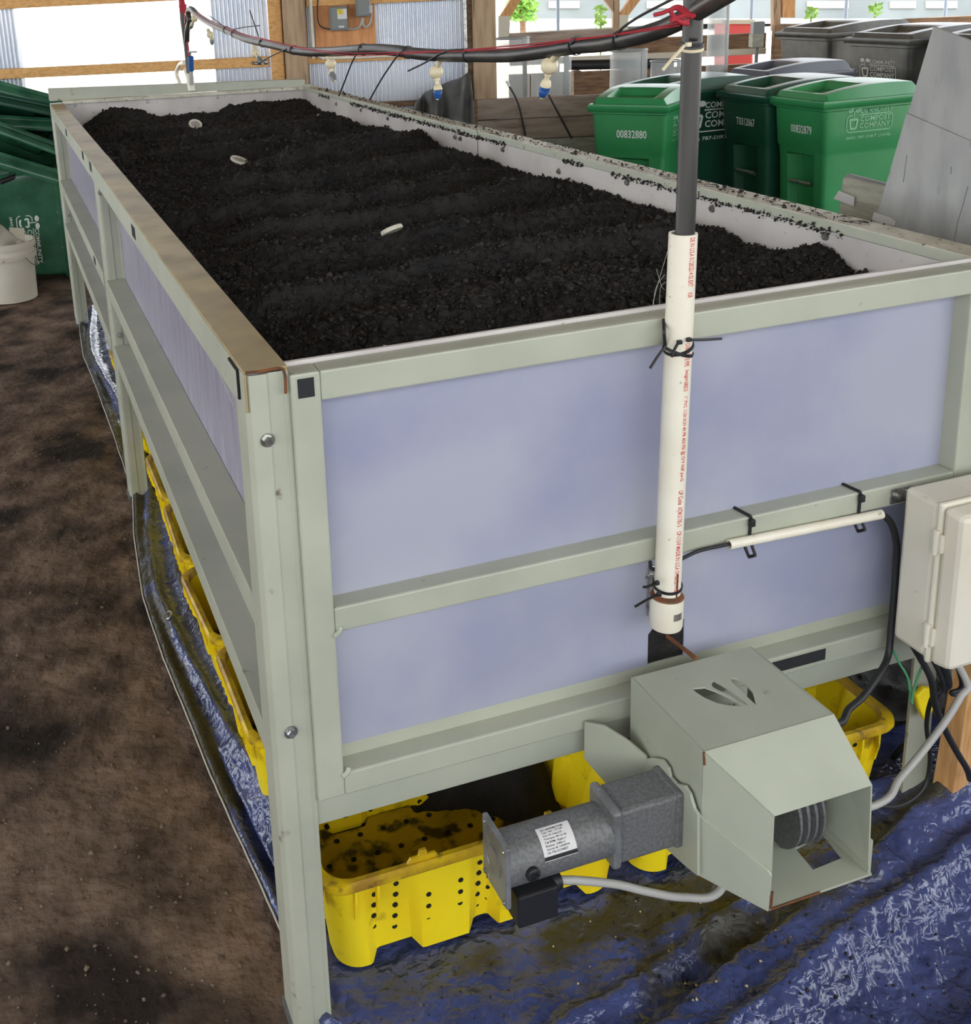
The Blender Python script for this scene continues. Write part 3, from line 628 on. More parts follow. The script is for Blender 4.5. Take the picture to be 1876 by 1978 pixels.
surf = grid_mesh('surface', np.linspace(.002, BW-.0015, 300), ys, soil_h, 'soil', comp); props(surf, kind='stuff')
# loose crumbs: small broken lumps strewn over it, one joined mesh
rng = np.random.RandomState(4)
def crumbs(name, X, Y, Z, size, m, parent, label=None):
    n = len(X); base = np.array([(1,0,0),(-1,0,0),(0,1,0),(0,-1,0),(0,0,1),(0,0,-1)], float); tri = np.array([(0,2,4),(2,1,4),(1,3,4),(3,0,4),(2,0,5),(1,2,5),(3,1,5),(0,3,5)])
    V = base[None]*(rng.uniform(.45, 1.3, (n, 6, 1)))*size[:, None, None]
    q = rng.normal(size=(n, 4)); q /= np.linalg.norm(q, axis=1)[:, None]; w, x, y, z = q.T
    R = np.stack([1-2*(y*y+z*z), 2*(x*y-z*w), 2*(x*z+y*w), 2*(x*y+z*w), 1-2*(x*x+z*z), 2*(y*z-x*w), 2*(x*z-y*w), 2*(y*z+x*w), 1-2*(x*x+y*y)], -1).reshape(n, 3, 3)
    V = np.einsum('nij,nkj->nki', R, V) + np.stack([X, Y, Z], -1)[:, None]
    V = V.reshape(-1, 3) - np.array(origin_of(parent)); F = (tri[None]+np.arange(n)[:, None, None]*6).reshape(-1, 3)
    me = bpy.data.meshes.new(name); me.vertices.add(len(V)); me.vertices.foreach_set('co', V.ravel()); me.loops.add(len(F)*3); me.loops.foreach_set('vertex_index', F.ravel())
    me.polygons.add(len(F)); me.polygons.foreach_set('loop_start', np.arange(len(F))*3); me.update(calc_edges=True); me.materials.append(M_[m])
    o = bpy.data.objects.new(name, me); COL.objects.link(o); o.parent = parent; return props(o, label, None, None, 'stuff')
n = 42000
Yc = .06+4.2*rng.rand(n)**1.7; Xc = .01+1.195*rng.rand(n); sz = rng.gamma(2.2, .0011, n)+.0012
crumbs('loose_crumb', Xc, Yc, soil_h(Xc, Yc)+sz*.3, sz, 'crumb', comp)
n = 2600; Yc = .2+4.0*rng.rand(n); Xc = BW-.004-.02*rng.rand(n); sz = rng.gamma(2, .0009, n)+.001
crumbs('edge_crumb', Xc, Yc, soil_h(Xc, Yc)+sz*.5, sz, 'crumb', comp)
# spilled crumbs on the right rim and along its lower edge
sp = thing('spilled_crumbs', 'black crumbs and straw bits spilled along the right rim of the bed', 'crumbs', (BW+.02, 2.1, 1.0945), 0); props(sp, kind='stuff')
n = 2000; Yc = .3+3.7*rng.rand(n)**1.0; env = (fbm(Yc*3, Yc*0, 3, 71) > -.08)*(Yc > .33); Yc = Yc[env]; n = len(Yc); sz = rng.gamma(1.6, .0010, n)+.0009
crumbs('rim_crumb', np.full(n, BW-.001)-.003*rng.rand(n), Yc, 1.0945+.004*rng.randn(n), sz, 'crumb', sp)
n = 420; Yc = .3+3.8*rng.rand(n); sz = rng.gamma(1.6, .0011, n)+.001
crumbs('rim_crumb', BW+.004+.055*rng.rand(n), Yc, 1.1168+sz*.3, sz, 'crumb', sp)
mb = MB(); rnd = random.Random(5)
for _ in range(130):
    y = .35+3.2*rnd.random()**1.4; x = BW+.006+.05*rnd.random(); a = rnd.uniform(-.9, .9); l = rnd.uniform(.006, .02)
    mb.tube([(x-l*math.sin(a), y-l*math.cos(a), 1.118), (x, y, 1.1195), (x+l*math.sin(a), y+l*math.cos(a), 1.118)], .0008, 4)
props(mb.build('straw_bit', 'crumb', sp), kind='stuff')
# lids lying in the compost
for i, (u, v, r, tilt, lb) in enumerate(((462,307,.033,(.35,-.25,1),'round pale jar lid lying in the compost, middle one of three'),(758,465,.027,(-.25,.5,1),'pale jar lid half sunk in the compost, nearest the conduit end'),(378,246,.03,(.15,-.75,.9),'farthest pale jar lid, standing on edge in the compost'))):
    p = at(u, v, Z=1.035); z = float(soil_h(np.array([p.x]), np.array([p.y]))[0]); p.z = z+.012
    t = thing('jar_lid', lb, 'lid', tuple(p), 0, 'jar lids in the compost'); ax = Vector(tilt).normalized()
    mb = MB(); mb.lathe([(r*.96,-.004),(r,-.002),(r,.004),(r*.95,.006),(r*.8,.0055),(r*.76,.0035),(.0005,.0035)], p, ax, 32); mb.build('disc', 'lidwhite', t, smooth=True)
    mb = MB(); mb.lathe([(r*.7,.0036),(r*.7,.0045),(r*.62,.0045),(r*.62,.0036)], p, ax, 32); mb.build('ridge', 'liner', t, smooth=True)
for u, v, s_, lb in ((766,520,.004,'small white shell fragment on the compost below the middle of the heap'),(1070,520,.003,'tiny white fragment on the compost left of the ivory pipe'),(512,562,.003,'tiny white fragment on the compost toward the near left'),(743,657,.004,'white fragment on the compost close to the near top bar'),(450,268,.004,'far white fragment on the compost between two jar lids'),(615,215,.012,'pale chip at the far right corner against the white liner')):
    p = at(u, v, Z=1.035); z = float(soil_h(np.array([p.x]), np.array([p.y]))[0])
    o = crumbs('shell_chip', np.array([p.x]), np.array([p.y]), np.array([z+.003]), np.array([s_]), 'lidwhite', None); del o['kind']
    props(o, lb, 'chip', 'white chips on the compost')

# ================================================================== tarp under the bed
LX = np.array([(-1.3,-.10),(-.6,-.06),(0,-.02),(.22,-.035),(.66,-.072),(1.1,-.10),(1.43,-.108),(1.8,-.085),(2.1,-.05),(2.6,-.05),(3.17,-.06),(3.7,-.075),(4.05,-.06),(4.5,-.03)])
def tarp_xy(A, Y): x0 = np.interp(Y, LX[:,0], LX[:,1]); return x0+(2.3-x0)*A, Y
def crease(X, Y, x0, y0, x1, y1, w, h, side=3.0):
    dx, dy = x1-x0, y1-y0; L = math.hypot(dx, dy); t_ = ((X-x0)*dx+(Y-y0)*dy)/L**2; d = ((X-x0)*-dy+(Y-y0)*dx)/L + .018*fbm(t_*9, t_*0, 3, 11)
    env = np.clip(t_/.06, 0, 1)*np.clip((1-t_)/.06, 0, 1)
    return h*env*np.where(d > 0, np.exp(-(d/w)**2), np.exp(-(d/(w*side))**2))
def tarp_h(X, Y):
    a = X-np.interp(Y, LX[:,0], LX[:,1])
    z = floor_h(X, Y)+.010
    z = z + .022*np.exp(-((a-.012)/.012)**2)*(Y > .0)*(.7+.8*fbm(Y*4, Y*0, 3, 2)) + .030*np.exp(-((a-.058-.02*np.sin(Y*3))/.016)**2)*np.clip((Y-.1)/.3, 0, 1)*(.9+1.0*fbm(Y*3+4, Y*0, 3, 6)) + .016*np.exp(-((a-.115)/.02)**2)*(Y > .5)
    fr = np.clip((.20-Y)/.15, 0, 1)
    z = z + crease(X, Y, .05, -.33, 1.75, .17, .022, .045, 4) + crease(X, Y, .30, -.32, 1.9, .10, .02, .03, 3) + crease(X, Y, .0, -.22, 1.0, .03, .012, .015, 2)
    z = z + crease(X, Y, .55, -.55, 1.6, -.06, .03, .04, 3) + crease(X, Y, .9, -.6, 1.9, -.2, .04, .05, 3) + crease(X, Y, 1.05, .12, 1.6, -.02, .03, .05, 2)
    z = z + fr*(.030*(.3-np.abs(fbm(X*4+3*Y, Y*6-2*X, 2, 13)))+.020*(.3-np.abs(fbm(X*11-4*Y, Y*9+3*X, 2, 14))) + .012*(.3-np.abs(fbm(X*26+9*Y, Y*20-8*X, 2, 15))) + .006*(.3-np.abs(fbm(X*55, Y*60, 2, 19))))
    z = z + (1-fr)*.006*np.abs(fbm(X*14, Y*10, 3, 16))
    return z
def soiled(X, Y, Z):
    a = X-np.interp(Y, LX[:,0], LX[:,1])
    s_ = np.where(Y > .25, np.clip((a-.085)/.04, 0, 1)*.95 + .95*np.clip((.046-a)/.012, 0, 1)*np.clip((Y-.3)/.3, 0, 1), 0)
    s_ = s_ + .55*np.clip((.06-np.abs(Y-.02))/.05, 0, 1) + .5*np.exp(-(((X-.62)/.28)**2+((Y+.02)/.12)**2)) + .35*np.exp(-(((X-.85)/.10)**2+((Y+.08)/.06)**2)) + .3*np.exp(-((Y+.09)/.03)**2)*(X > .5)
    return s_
AX = np.concatenate([np.linspace(0, .09, 34)[:-1], np.linspace(.09, .8, 330)[:-1], np.linspace(.8, 1, 20)])
ys = np.concatenate([np.linspace(-1.3, -.62, 20)[:-1], np.linspace(-.62, .25, 260)[:-1], np.linspace(.25, 2.4, 150)[:-1], np.linspace(2.4, 4.5, 80)])
tarp = thing('tarp', 'wrinkled blue plastic tarp spread on the dirt under the bed', 'tarp', (.8, 1.5, 0))
grid_mesh('sheet', AX, ys, tarp_h, 'tarp', tarp, ('soiled', soiled), tarp_xy)
for u, v in ((466, 1508), (326, 1195)):
    p = at(u, v, Z=.03); p.z = float(tarp_h(np.array([p.x]), np.array([p.y]))[0])+.004
    mb = MB(); n = Vector((-.5,-.2,.85)).normalized(); a = n.orthogonal().normalized(); b = n.cross(a); mb.tube([p+(a*math.cos(2*PI*k/20)+b*math.sin(2*PI*k/20))*.011 for k in range(21)], .003, 6, cap=False); mb.build('grommet', 'steel', tarp, smooth=True)
# hem line of the tarp edge: a thin pale welt
mb = MB(); yy = np.linspace(.02, 4.3, 150); xx = np.interp(yy, LX[:,0], LX[:,1]); zz = tarp_h(xx+.003, yy); mb.tube(list(zip(xx, yy, zz+.001)), .0022, 6); mb.build('hem', 'cable', tarp, smooth=True)
# flap folded back beside the crates
def flap(a, b):
    y = .30+.42*b; x0 = np.interp(y, LX[:,0], LX[:,1])+.035; x = x0+.085*a
    return (x, y, float(tarp_h(np.array([x]), np.array([y]))[0])+.014+.012*math.sin(PI*a)+.004*math.sin(14*b+6*a))
mb = MB(); mb.grid(14, 30, flap); mb.build('flap', 'tarp', tarp, smooth=True, angle=180, solid=.003)

# loose dirt, chips and pebbles
gr = thing('floor_litter', 'small stones and woody crumbs strewn on the dirt floor and tarp', 'litter', (-.8, .5, 0)); props(gr, kind='stuff')
n = 6500; Xc = -1.7+1.6*rng.rand(n); Yc = -.6+4.5*rng.rand(n)**1.8; keep = Xc < np.interp(Yc, LX[:,0], LX[:,1])-.01; Xc, Yc = Xc[keep], Yc[keep]; sz = np.minimum(rng.gamma(1.2, .0014, len(Xc))+.0012, .007)
crumbs('stone', Xc, Yc, floor_h(Xc, Yc)+sz*.2, sz, 'pebble', gr)
n = 900; Xc = .05+1.2*rng.rand(n); Yc = -.34+.45*rng.rand(n); keep = (fbm(Xc*5, Yc*5, 2, 77) > 0); Xc, Yc = Xc[keep], Yc[keep]; sz = np.minimum(rng.gamma(1.4, .0008, len(Xc))+.0008, .004)
crumbs('woody_crumb', Xc, Yc, tarp_h(Xc, Yc)+sz*.4, sz, 'crumb', gr)
n = 30; Xc = .3+.7*rng.rand(n); Yc = -.2+.25*rng.rand(n); sz = np.minimum(rng.gamma(2, .0008, n)+.001, .0035)
crumbs('pale_chip', Xc, Yc, tarp_h(Xc, Yc)+sz*.5, sz, 'chip', gr)
# castings heap under the bed at the right
def cast_h(X, Y): return np.maximum(floor_h(X, Y)-.0, .012+.16*np.exp(-(((X-.95)/.42)**2+((Y-.72)/.38)**2)) + .05*fbm(X*6, Y*6, 3, 81)+.03*fbm(X*25, Y*25, 3, 82))+.008
hp = thing('castings_heap', 'heap of black castings on the ground under the bed', 'compost', (.95, .72, .0)); props(hp, kind='stuff')
props(grid_mesh('surface', np.linspace(.58, 1.7, 120), np.linspace(.24, 1.6, 130), cast_h, 'soil', hp), kind='stuff')

# ================================================================== yellow harvest crates
CL, CW_, CH = .565, .345, .2
def crate_outline(k, n=200):
    """plan outline with moulded corner columns and mid-side bumps; k = inset"""
    out = []; hl, hw, r = CL/2-k, CW_/2-k, .045
    per = [(-hl+r,-hw,hl-r,-hw,0),(hl,-hw+r,hl,hw-r,1),(hl-r,hw,-hl+r,hw,2),(-hl,hw-r,-hl,-hw+r,3)]
    cor = [(hl-r,-hw+r,-PI/2),(hl-r,hw-r,0),(-hl+r,hw-r,PI/2),(-hl+r,-hw+r,PI)]
    nrm = [(0,-1),(1,0),(0,1),(-1,0)]
    for e in range(4):
        x0,y0,x1,y1,_ = per[e]; m = 60 if e % 2 == 0 else 36
        for i in range(m+1):
            t_ = i/m; L = math.hypot(x1-x0, y1-y0); d = t_*L; c = abs(t_-.5)*2
            # 1 = full width, 0 = recessed
            if e % 2 == 0: w = max(sm(c-.93, .035), sm(.235-abs(c-.33), .035))
            else: w = max(sm(c-.70, .05), sm(.34-c, .05))
            out.append((x0+(x1-x0)*t_, y0+(y1-y0)*t_, nrm[e], w))
        cx, cy, a0 = cor[e]
        for i in range(1, 8):
            a = a0+PI/2*i/8; out.append((cx+r*math.cos(a), cy+r*math.sin(a), (math.cos(a), math.sin(a)), 1.0))
    return out
def sm(x, w): return max(0.0, min(1.0, .5+x/(2*w)))
def crate_ring(k, z, depth, zrec=0):
    return [(x-n[0]*depth*(1-w), y-n[1]*depth*(1-w), z+zrec*(1-w)) for x, y, n, w in crate_outline(k)]
crate_parts = {}
def make_crate():
    t = thing('crate', 'yellow crate', 'crate')
    rings = [crate_ring(.028, .0, .018, .014), crate_ring(.022, .004, .016, .014), crate_ring(.012, .10, .014, .01), crate_ring(.006, .165, .008), crate_ring(.005, .188, .0)]
    inner = [crate_ring(.009, .188, .0), crate_ring(.010, .165, .008), crate_ring(.016, .10, .014, .01), crate_ring(.026, .032, .016, .004)]
    mb = MB(); n = len(rings[0]); vs = [p for r in rings+inner for p in r]; nr = len(rings)+len(inner)
    fs = [(i*n+j, i*n+(j+1) % n, (i+1)*n+(j+1) % n, (i+1)*n+j) for i in range(nr-1) for j in range(n)]
    fs.append(tuple(range(n-1, -1, -1))); mb.add(vs, fs); mb.build('body', 'yellow', t, smooth=True, local=True, angle=35)
    mb = MB(); mb.add(crate_ring(.029, .033, .020), [tuple(range(n))]); mb.add(crate_ring(.029, .026, .020), [tuple(range(n-1,-1,-1))]); mb.build('floor', 'yfloor', t, local=True, recalc=False)
    a, b = crate_ring(-.007, .186, .0), crate_ring(-.009, .190, 0); c, d, e, f = crate_ring(-.008, .199, 0), crate_ring(-.003, .203, 0), crate_ring(.007, .202, 0), crate_ring(.011, .190, 0)
    rr = [a, b, c, d, e, f]; mb = MB(); vs = [p for r in rr for p in r]; fs = [(i*n+j, i*n+(j+1) % n, ((i+1) % 6)*n+(j+1) % n, ((i+1) % 6)*n+j) for i in range(6) for j in range(n)]
    mb.add(vs, fs); mb.build('rim', 'yrim', t, smooth=True, local=True)
    # ribs under the rim
    for sx in (-1, 1):
        for dx in (.012, .05):
            for sy in (-1, 1):
                x = sx*(CL/2-dx-.035); y = sy*(CW_/2-.006); mb = MB(); mb.prism([(0,.186),(.012,.186),(.012,.16),(.004,.125),(0,.12)], lambda a_, b_, w: (x+w, y+sy*a_, b_), -.002, .002); mb.build('rib', 'yellow', t, local=True)
    for sx in (-1, 1):
        for yy in (-.13,-.10,-.07,-.04,.04,.07,.10,.13):
            x = sx*(CL/2-.006); mb = MB(); mb.prism([(0,.186),(.014,.186),(.014,.155),(.0,.135)], lambda a_, b_, w: (x+sx*a_, yy+w, b_), -.002, .002); mb.build('rib', 'yellow', t, local=True)
    # stacking tabs
    for x in (-.115, .115):
        for sy in (-1, 1):
            mb = MB(); y = sy*(CW_/2-.004); mb.prism([(-.03,.2),(-.022,.211),(-.008,.211),(-.006,.222),(.006,.222),(.008,.211),(.022,.211),(.03,.2)], lambda a_, b_, w: (x+a_, y+w, b_), -.003, .003); mb.build('stack_tab', 'yrim', t, local=True, bevel=.001)
    # drain holes
    mb = MB(); rnd = random.Random(2)
    def hole(c, ax, r=.0055): mb.lathe([(r, -.001), (r, .0008), (.0003, .0008)], c, ax, 10)
    for ix in range(11):
        for iy in range(5):
            x = -.235+.047*ix+(.016 if iy % 2 else 0); y = -.115+.055*iy
            if abs(x) < .25: hole((x, y, .0335), (0,0,1))
    for sy in (-1, 1):
        def wy(z): return CW_/2-np.interp(z, [0,.1,.165], [.026,.012,.006])
        for xc, rec, cols in ((-.178, 1, (-.02, .018)), (-.075, 0, (-.03, .028)), (.0,1,(-.008,.012)), (.075, 0, (-.028, .03)), (.178, 1, (-.018, .02))):
            for k, dx in enumerate(cols):
                for j in range(5):
                    z = .045+.026*j+.010*k
                    if j == 4 and (rnd.random() < .5): continue
                    d = .0
                    w = hole_w((xc+dx)); dep = np.interp(z, [0,.1,.165,.188], [.017,.014,.008,0])*(1-w)
                    hole((xc+dx, sy*(wy(z)-dep), z), (0, sy, 0), .0048)
                    hole((xc+dx, sy*(wy(z)-dep-.0045), z), (0, -sy, 0), .0048)
    o = mb.build('drain_hole', 'dark', t, local=True); props(o, kind='stuff')
    return t
def hole_w(x):
    L = CL-.09; c = abs(x)/(L/2); return max(sm(c-.93, .035), sm(.235-abs(c-.33), .035))
proto = make_crate(); g = 'yellow crates on the tarp'
spots = [(.300, .232, 0, 'nearest yellow crate, half open to view with black castings inside'), (.872, .232, 0, 'yellow crate under the motor bracket with a black-specked rim end'),
         (.272, .628, .01, 'second yellow crate from the front along the left side'), (.272, 1.01, .03, 'third yellow crate from the front on the left, tipped outward'),
         (.270, 1.385, -.02, 'fourth yellow crate from the front along the left side'), (.276, 1.77, .01, 'fifth yellow crate along the left side, before the middle leg'),
         (.300, 2.16, 0, 'sixth yellow crate along the left side, behind the middle leg'), (.29, 2.55, 0, 'seventh yellow crate along the left side, nearly hidden'), (.29, 2.93, 0, 'farthest yellow crate, glimpsed between leg and tarp')]
for i, (x, y, a, lb) in enumerate(spots):
    o = proto if i == 0 else copy_tree(proto)
    o.location = (x, y, .017); o.rotation_euler = (0, 0, a)
    if i == 3: o.rotation_euler = (0, math.radians(-3), .05); o.location.z = .03
    props(o, lb, 'crate', g)
# castings inside the nearest crate
def pile(X, Y): return .052+np.maximum(-.01, .10*np.exp(-(((X-.50)/.07)**2+((Y-.35)/.07)**2)) + .07*np.exp(-(((X-.40)/.10)**2+((Y-.375)/.035)**2)) + .012*fbm(X*40, Y*40, 3, 91) + .014*fbm(X*12, Y*12, 2, 93)-.012)
o = grid_mesh('crate_castings', np.linspace(.06, .545, 130), np.linspace(.11, .372, 80), pile, 'soil'); props(o, 'black castings piled at the far end of the nearest yellow crate', 'compost', None, 'stuff')

# ================================================================== winch drive under the end frame
drv = thing('winch_drive', 'sage green hooded winch drive with grey gearmotor, bolted under the near end', 'motor', (.62, -.15, .32))
hood = MB()
TBL, TBR, FL_, FR_ = (.515,-.03,.535), (.737,-.03,.535), (.515,-.22,.535), (.739,-.22,.535)
OTL, OTR, OBL, OBR = (.578,-.297,.467), (.745,-.297,.467), (.577,-.300,.330), (.749,-.300,.330)
BBL, BBR, CBL, CBR = (.515,-.03,.42), (.737,-.03,.42), (.515,-.22,.34), (.739,-.22,.34)
hood.add([TBL,FL_,CBL,BBL],[(0,1,2,3)]); hood.add([FL_,OTL,OBL,CBL],[(0,1,2,3)]); hood.add([TBR,FR_,CBR,BBR],[(0,1,2,3)]); hood.add([FR_,OTR,OBR,CBR],[(0,1,2,3)]); hood.add([FL_,FR_,OTR,OTL],[(0,1,2,3)])
hd = hood.build('hood', 'hood', drv, solid=.003)
# hood top with the leaf emblem really cut through the sheet
def leaf_loops():
    out = []
    for px in ([(1336,1329),(1362,1327),(1384,1335),(1408,1346),(1424,1356),(1432,1364),(1410,1363),(1385,1358),(1362,1348),(1346,1338)],
               [(1374,1318),(1379,1314),(1394,1322),(1410,1332),(1430,1348),(1447,1363),(1428,1356),(1404,1340),(1386,1332),(1377,1327)],
               [(1410,1308),(1424,1310),(1440,1320),(1454,1336),(1461,1362),(1448,1350),(1432,1335),(1414,1318)]):
        out.append([at(u, v, Z=.535).xy for u, v in px])
    return out
bm = bmesh.new()
def loop(pts):
    vs = [bm.verts.new((x, y, .535)) for x, y in pts]; return [bm.edges.new((vs[i], vs[(i+1) % len(vs)])) for i in range(len(vs))]
ed = loop([TBL[:2], TBR[:2], FR_[:2], FL_[:2]])
for lp in leaf_loops(): ed += loop(lp)
bmesh.ops.triangle_fill(bm, use_beauty=True, use_dissolve=False, edges=ed, normal=(0,0,1))
for v in bm.verts: v.co -= Vector(drv.location)
me = bpy.data.meshes.new('hood_top'); bm.to_mesh(me); bm.free(); me.materials.append(M_['hood'])
o = bpy.data.objects.new('hood_top', me); COL.objects.link(o); o.parent = drv; props(o, 'hood top sheet with a leaf emblem cut out'); md = o.modifiers.new('thick', 'SOLIDIFY'); md.thickness = .003; md.offset = -1
mb = MB(); mb.tube([FL_, (.515,-.222,.515)], .0022, 6); mb.build('rust_mark', 'rust', drv)
# bracket plates
def plate(name, p0, p1, px, th=.005):
    p0, p1 = Vector((p0[0], p0[1], 0)), Vector((p1[0], p1[1], 0)); e = (p1-p0).normalized(); n = Vector((e.y, -e.x, 0)); poly = []
    for q in px:
        if len(q) == 3: poly.append((q[0], q[1])); continue
        P = on_plane(q[0], q[1], p0, n); poly.append(((P-p0).dot(e), P.z))
    mb = MB(); mb.prism(poly, lambda a, b, w: p0+e*a+n*w+Vector((0,0,b)), 0, th); return mb.build(name, 'hood', drv, bevel=.0008)
plate('bracket_plate', (.437,.010), (.511,-.09), [(1131,1392),(1168,1399),(1215,1428),(1250,1458),(1262,1480),(1250,1600),(1131,1462)])
plate('bracket_plate', (.509,-.085), (.509,-.215), [(1250,1465),(1266,1462),(1284,1466),(1296,1482),(1300,1500),(1312,1512),(1328,1516),(1338,1532),(1346,1560),(1353,1572),(1353,1690),(1330,1672),(1250,1600)])
plate('bracket_plate', (.511,-.213), (.577,-.302), [(1346,1562),(1358,1575),(1484,1676),(1492,1688),(1486,1757),(1345,1684)])
zf = .316
plate('bracket_plate', (.744,.010), (.754,-.30), [(0,.40,1),(.31,.372,1),(.31,zf-.004,1),(.10,zf-.004,1),(0,.345,1)])
mb = MB(); z0, z1 = zf-.004, zf
bl, br, tl, tr = (.575,-.302), (.754,-.302), (.509,-.06), (.748,-.06); h0, h1, k1, k0 = [tuple(at(u, v, Z=.316).xy) for u, v in ((1571,1680),(1627,1657),(1590,1610),(1536,1638))]
def quad(*q): mb.hexa([(x, y, z0) for x, y in q]+[(x, y, z1) for x, y in q])
quad(bl, br, h1, h0); quad(br, tr, k1, h1); quad(tr, tl, k0, k1); quad(tl, bl, h0, k0); mb.build('bracket_floor', 'hood', drv)
mb = MB(); mb.tube([(.576,-.303,zf), (.577,-.303,.345)], .002, 6); mb.tube([(.576,-.304,zf), (.66,-.304,zf)], .0016, 6); mb.build('rust_mark', 'rust', drv)
# pulley in the hood
mb = MB(); pr_ = []
for k, x in enumerate((0, .014, .028, .042)): pr_ += [(.068, x), (.068, x+.004)] + ([(.058, x+.0055), (.058, x+.0125)] if k < 3 else [])
mb.lathe([(.012, 0)]+pr_+[(.012, .046)], (.664, -.185, .378), (1, 0, 0), 40); mb.build('pulley', 'motor', drv, smooth=True)
mb = MB(); mb.tube([(.51,-.185,.378), (.74,-.185,.378)], .010, 14); mb.build('shaft', 'steel', drv, smooth=True)
mb = MB(); mb.tube([at(1288,1228,Y=.036), at(1345,1272,Y=-.029)], .0035, 8); mb.build('draw_rod', 'rust', drv, smooth=True)
# gearmotor
gy0, gy1, gz0, gz1 = -.19, -.125, .353, .444; cy_, cz_ = -.1575, .3985
mb = MB(); mb.box(.400, .500, gy0, gy1, gz0, gz1); mb.build('gearbox', 'motor', drv, bevel=.006)
mb = MB(); mb.box(.492, .5085, gy0-.002, gy1+.002, gz0-.002, gz1+.002); mb.build('gearbox_cap', 'motor', drv, bevel=.004)
mb = MB(); mb.box(.386, .401, gy0-.004, gy1+.004, gz0-.004, gz1+.004); mb.build('gearbox_flange', 'cast', drv, bevel=.005)
mb = MB(); mb.lathe([(.0385,.0),(.0385,.168)], (.220, cy_, cz_-.004), (1,0,0), 48); mb.build('motor_body', 'motor', drv, smooth=True)
mb = MB(); mb.box(.2125, .2215, -.1975, -.118, .3435, .4465); ep = mb.build('end_plate', 'cast', drv, bevel=.003)
mb = MB(); mb.lathe([(.024,0),(.024,.0012),(.021,.0016),(.0205,.0006),(.0005,.0006)], (.2125, cy_, cz_-.003), (-1,0,0), 32); mb.build('bearing_boss', 'cast', ep, smooth=True)
for a, b in ((-.19,.352),(-.126,.352),(-.19,.438),(-.126,.438)):
    mb = MB(); mb.lathe([(.0035,0),(.0035,.002),(.0015,.0022)], (.2125, a, b), (-1,0,0), 12); mb.build('plate_screw', 'steel', ep)
def on_motor(x, s, lift=.0005):
    r = .0385+lift; a = s/r; return (x, cy_-r*math.sin(a), cz_-.004+r*math.cos(a))
lx0, lx1, ls0, ls1 = .275, .327, .006, .052
mb = MB(); mb.grid(2, 16, lambda a, b: on_motor(lx0+(lx1-lx0)*a, ls0+(ls1-ls0)*b)); lab = mb.build('rating_label', 'label', drv, smooth=True, recalc=False)
mb = MB()
for k, ln in enumerate(('DC GEARMOTOR', 'Type  42A  1/17 HP', 'Volts 90  Amps 0.8', 'Torque 40 in-lb', '7.8 RPM  Ratio 1', 'Ratio 240:1', 'Serial # 100894', 'UL File E124827')):
    put_text(mb, ln, lambda x, y: on_motor(x, -y, .0009), lx0+.006, -(ls0+.0062+.0044*k), .036-.003*(k % 3), .0030)
mb.build('print', 'ink', lab)
mb = MB(); mb.grid(2, 6, lambda a, b: on_motor(lx0+(lx1-lx0)*a, ls1-.006+.0055*b, .0009)); mb.build('black_band', 'black', lab, recalc=False)
mb = MB(); p = on_motor(.254, .062); n = Vector((0, p[1]-cy_, p[2]-cz_+.004)).normalized(); mb.lathe([(.0105,-.002),(.0105,.005),(.008,.007),(.006,.007),(.005,.004),(.0005,.004)], p, n, 20); mb.build('brush_cap', 'black', drv, smooth=True)
mb = MB(); mb.box(.232, .296, -.196, -.135, .303, .357); mb.build('junction_box', 'black', drv, bevel=.003)
mb = MB(); mb.lathe([(.0135,0),(.0135,.010),(.012,.011),(.012,.016),(.008,.018)], (.296, -.168, .338), (1,0,-.05), 18); mb.build('cable_gland', 'black', drv, smooth=True)

# ================================================================== pipes at the near end
pv0, pv1 = at(1287.5, 1180, Y=-.0225), at(1320, 450, Y=-.0225); R_ = .0205
ax = (pv0-pv1).normalized()                       # points down the pipe
pvc = thing('pvc_pipe', 'ivory plastic pipe with red print strapped upright to the end of the bed', 'pipe', tuple(pv0))
L_ = (pv0-pv1).length
mb = MB(); mb.lathe([(R_-.004,.02),(R_-.004,-.0),(R_,0),(R_,L_)], pv1, ax, 40); mb.build('tube', 'pvc', pvc, smooth=True)
mb = MB(); mb.lathe([(R_+.001,L_-.03),(R_+.0055,L_-.028),(R_+.0055,L_+.022),(R_+.004,L_+.026),(.001,L_+.026)], pv1, ax, 40); cap = mb.build('end_cap', 'pvc', pvc, smooth=True)
mb = MB(); mb.lathe([(R_+.0008,L_-.034),(R_+.0032,L_-.030),(R_+.0060,L_-.027),(R_+.0058,L_-.0275),(R_+.003,L_-.0315),(R_+.0004,L_-.034)], pv1, ax, 40); mb.build('rust_ring', 'rust', cap, smooth=True)
fx_ = Vector((1,0,0)); fx_ = (fx_-ax*fx_.dot(ax)).normalized(); fy_ = ax.cross(fx_)      # fy_ points away from or to the viewer
if fy_.y > 0: fy_ = -fy_
def on_pipe(along, s, r=R_+.0004):                 # s = arc offset to the right of the side facing the viewer
    a = s/r + .0; return pv1 + ax*along + (fx_*math.sin(a)+fy_*math.cos(a))*r
ps0 = -.002
def pipe_text(mb, body, a0, a1, h=.0065, r=R_+.0004, s=None):
    # glyphs read downwards: text x runs along the pipe, text up points to the right
    s_ = ps0 if s is None else s
    put_text(mb, body, lambda x, y: on_pipe(x, s_+y, r), a0, 0, a1-a0, h)
mb = MB()
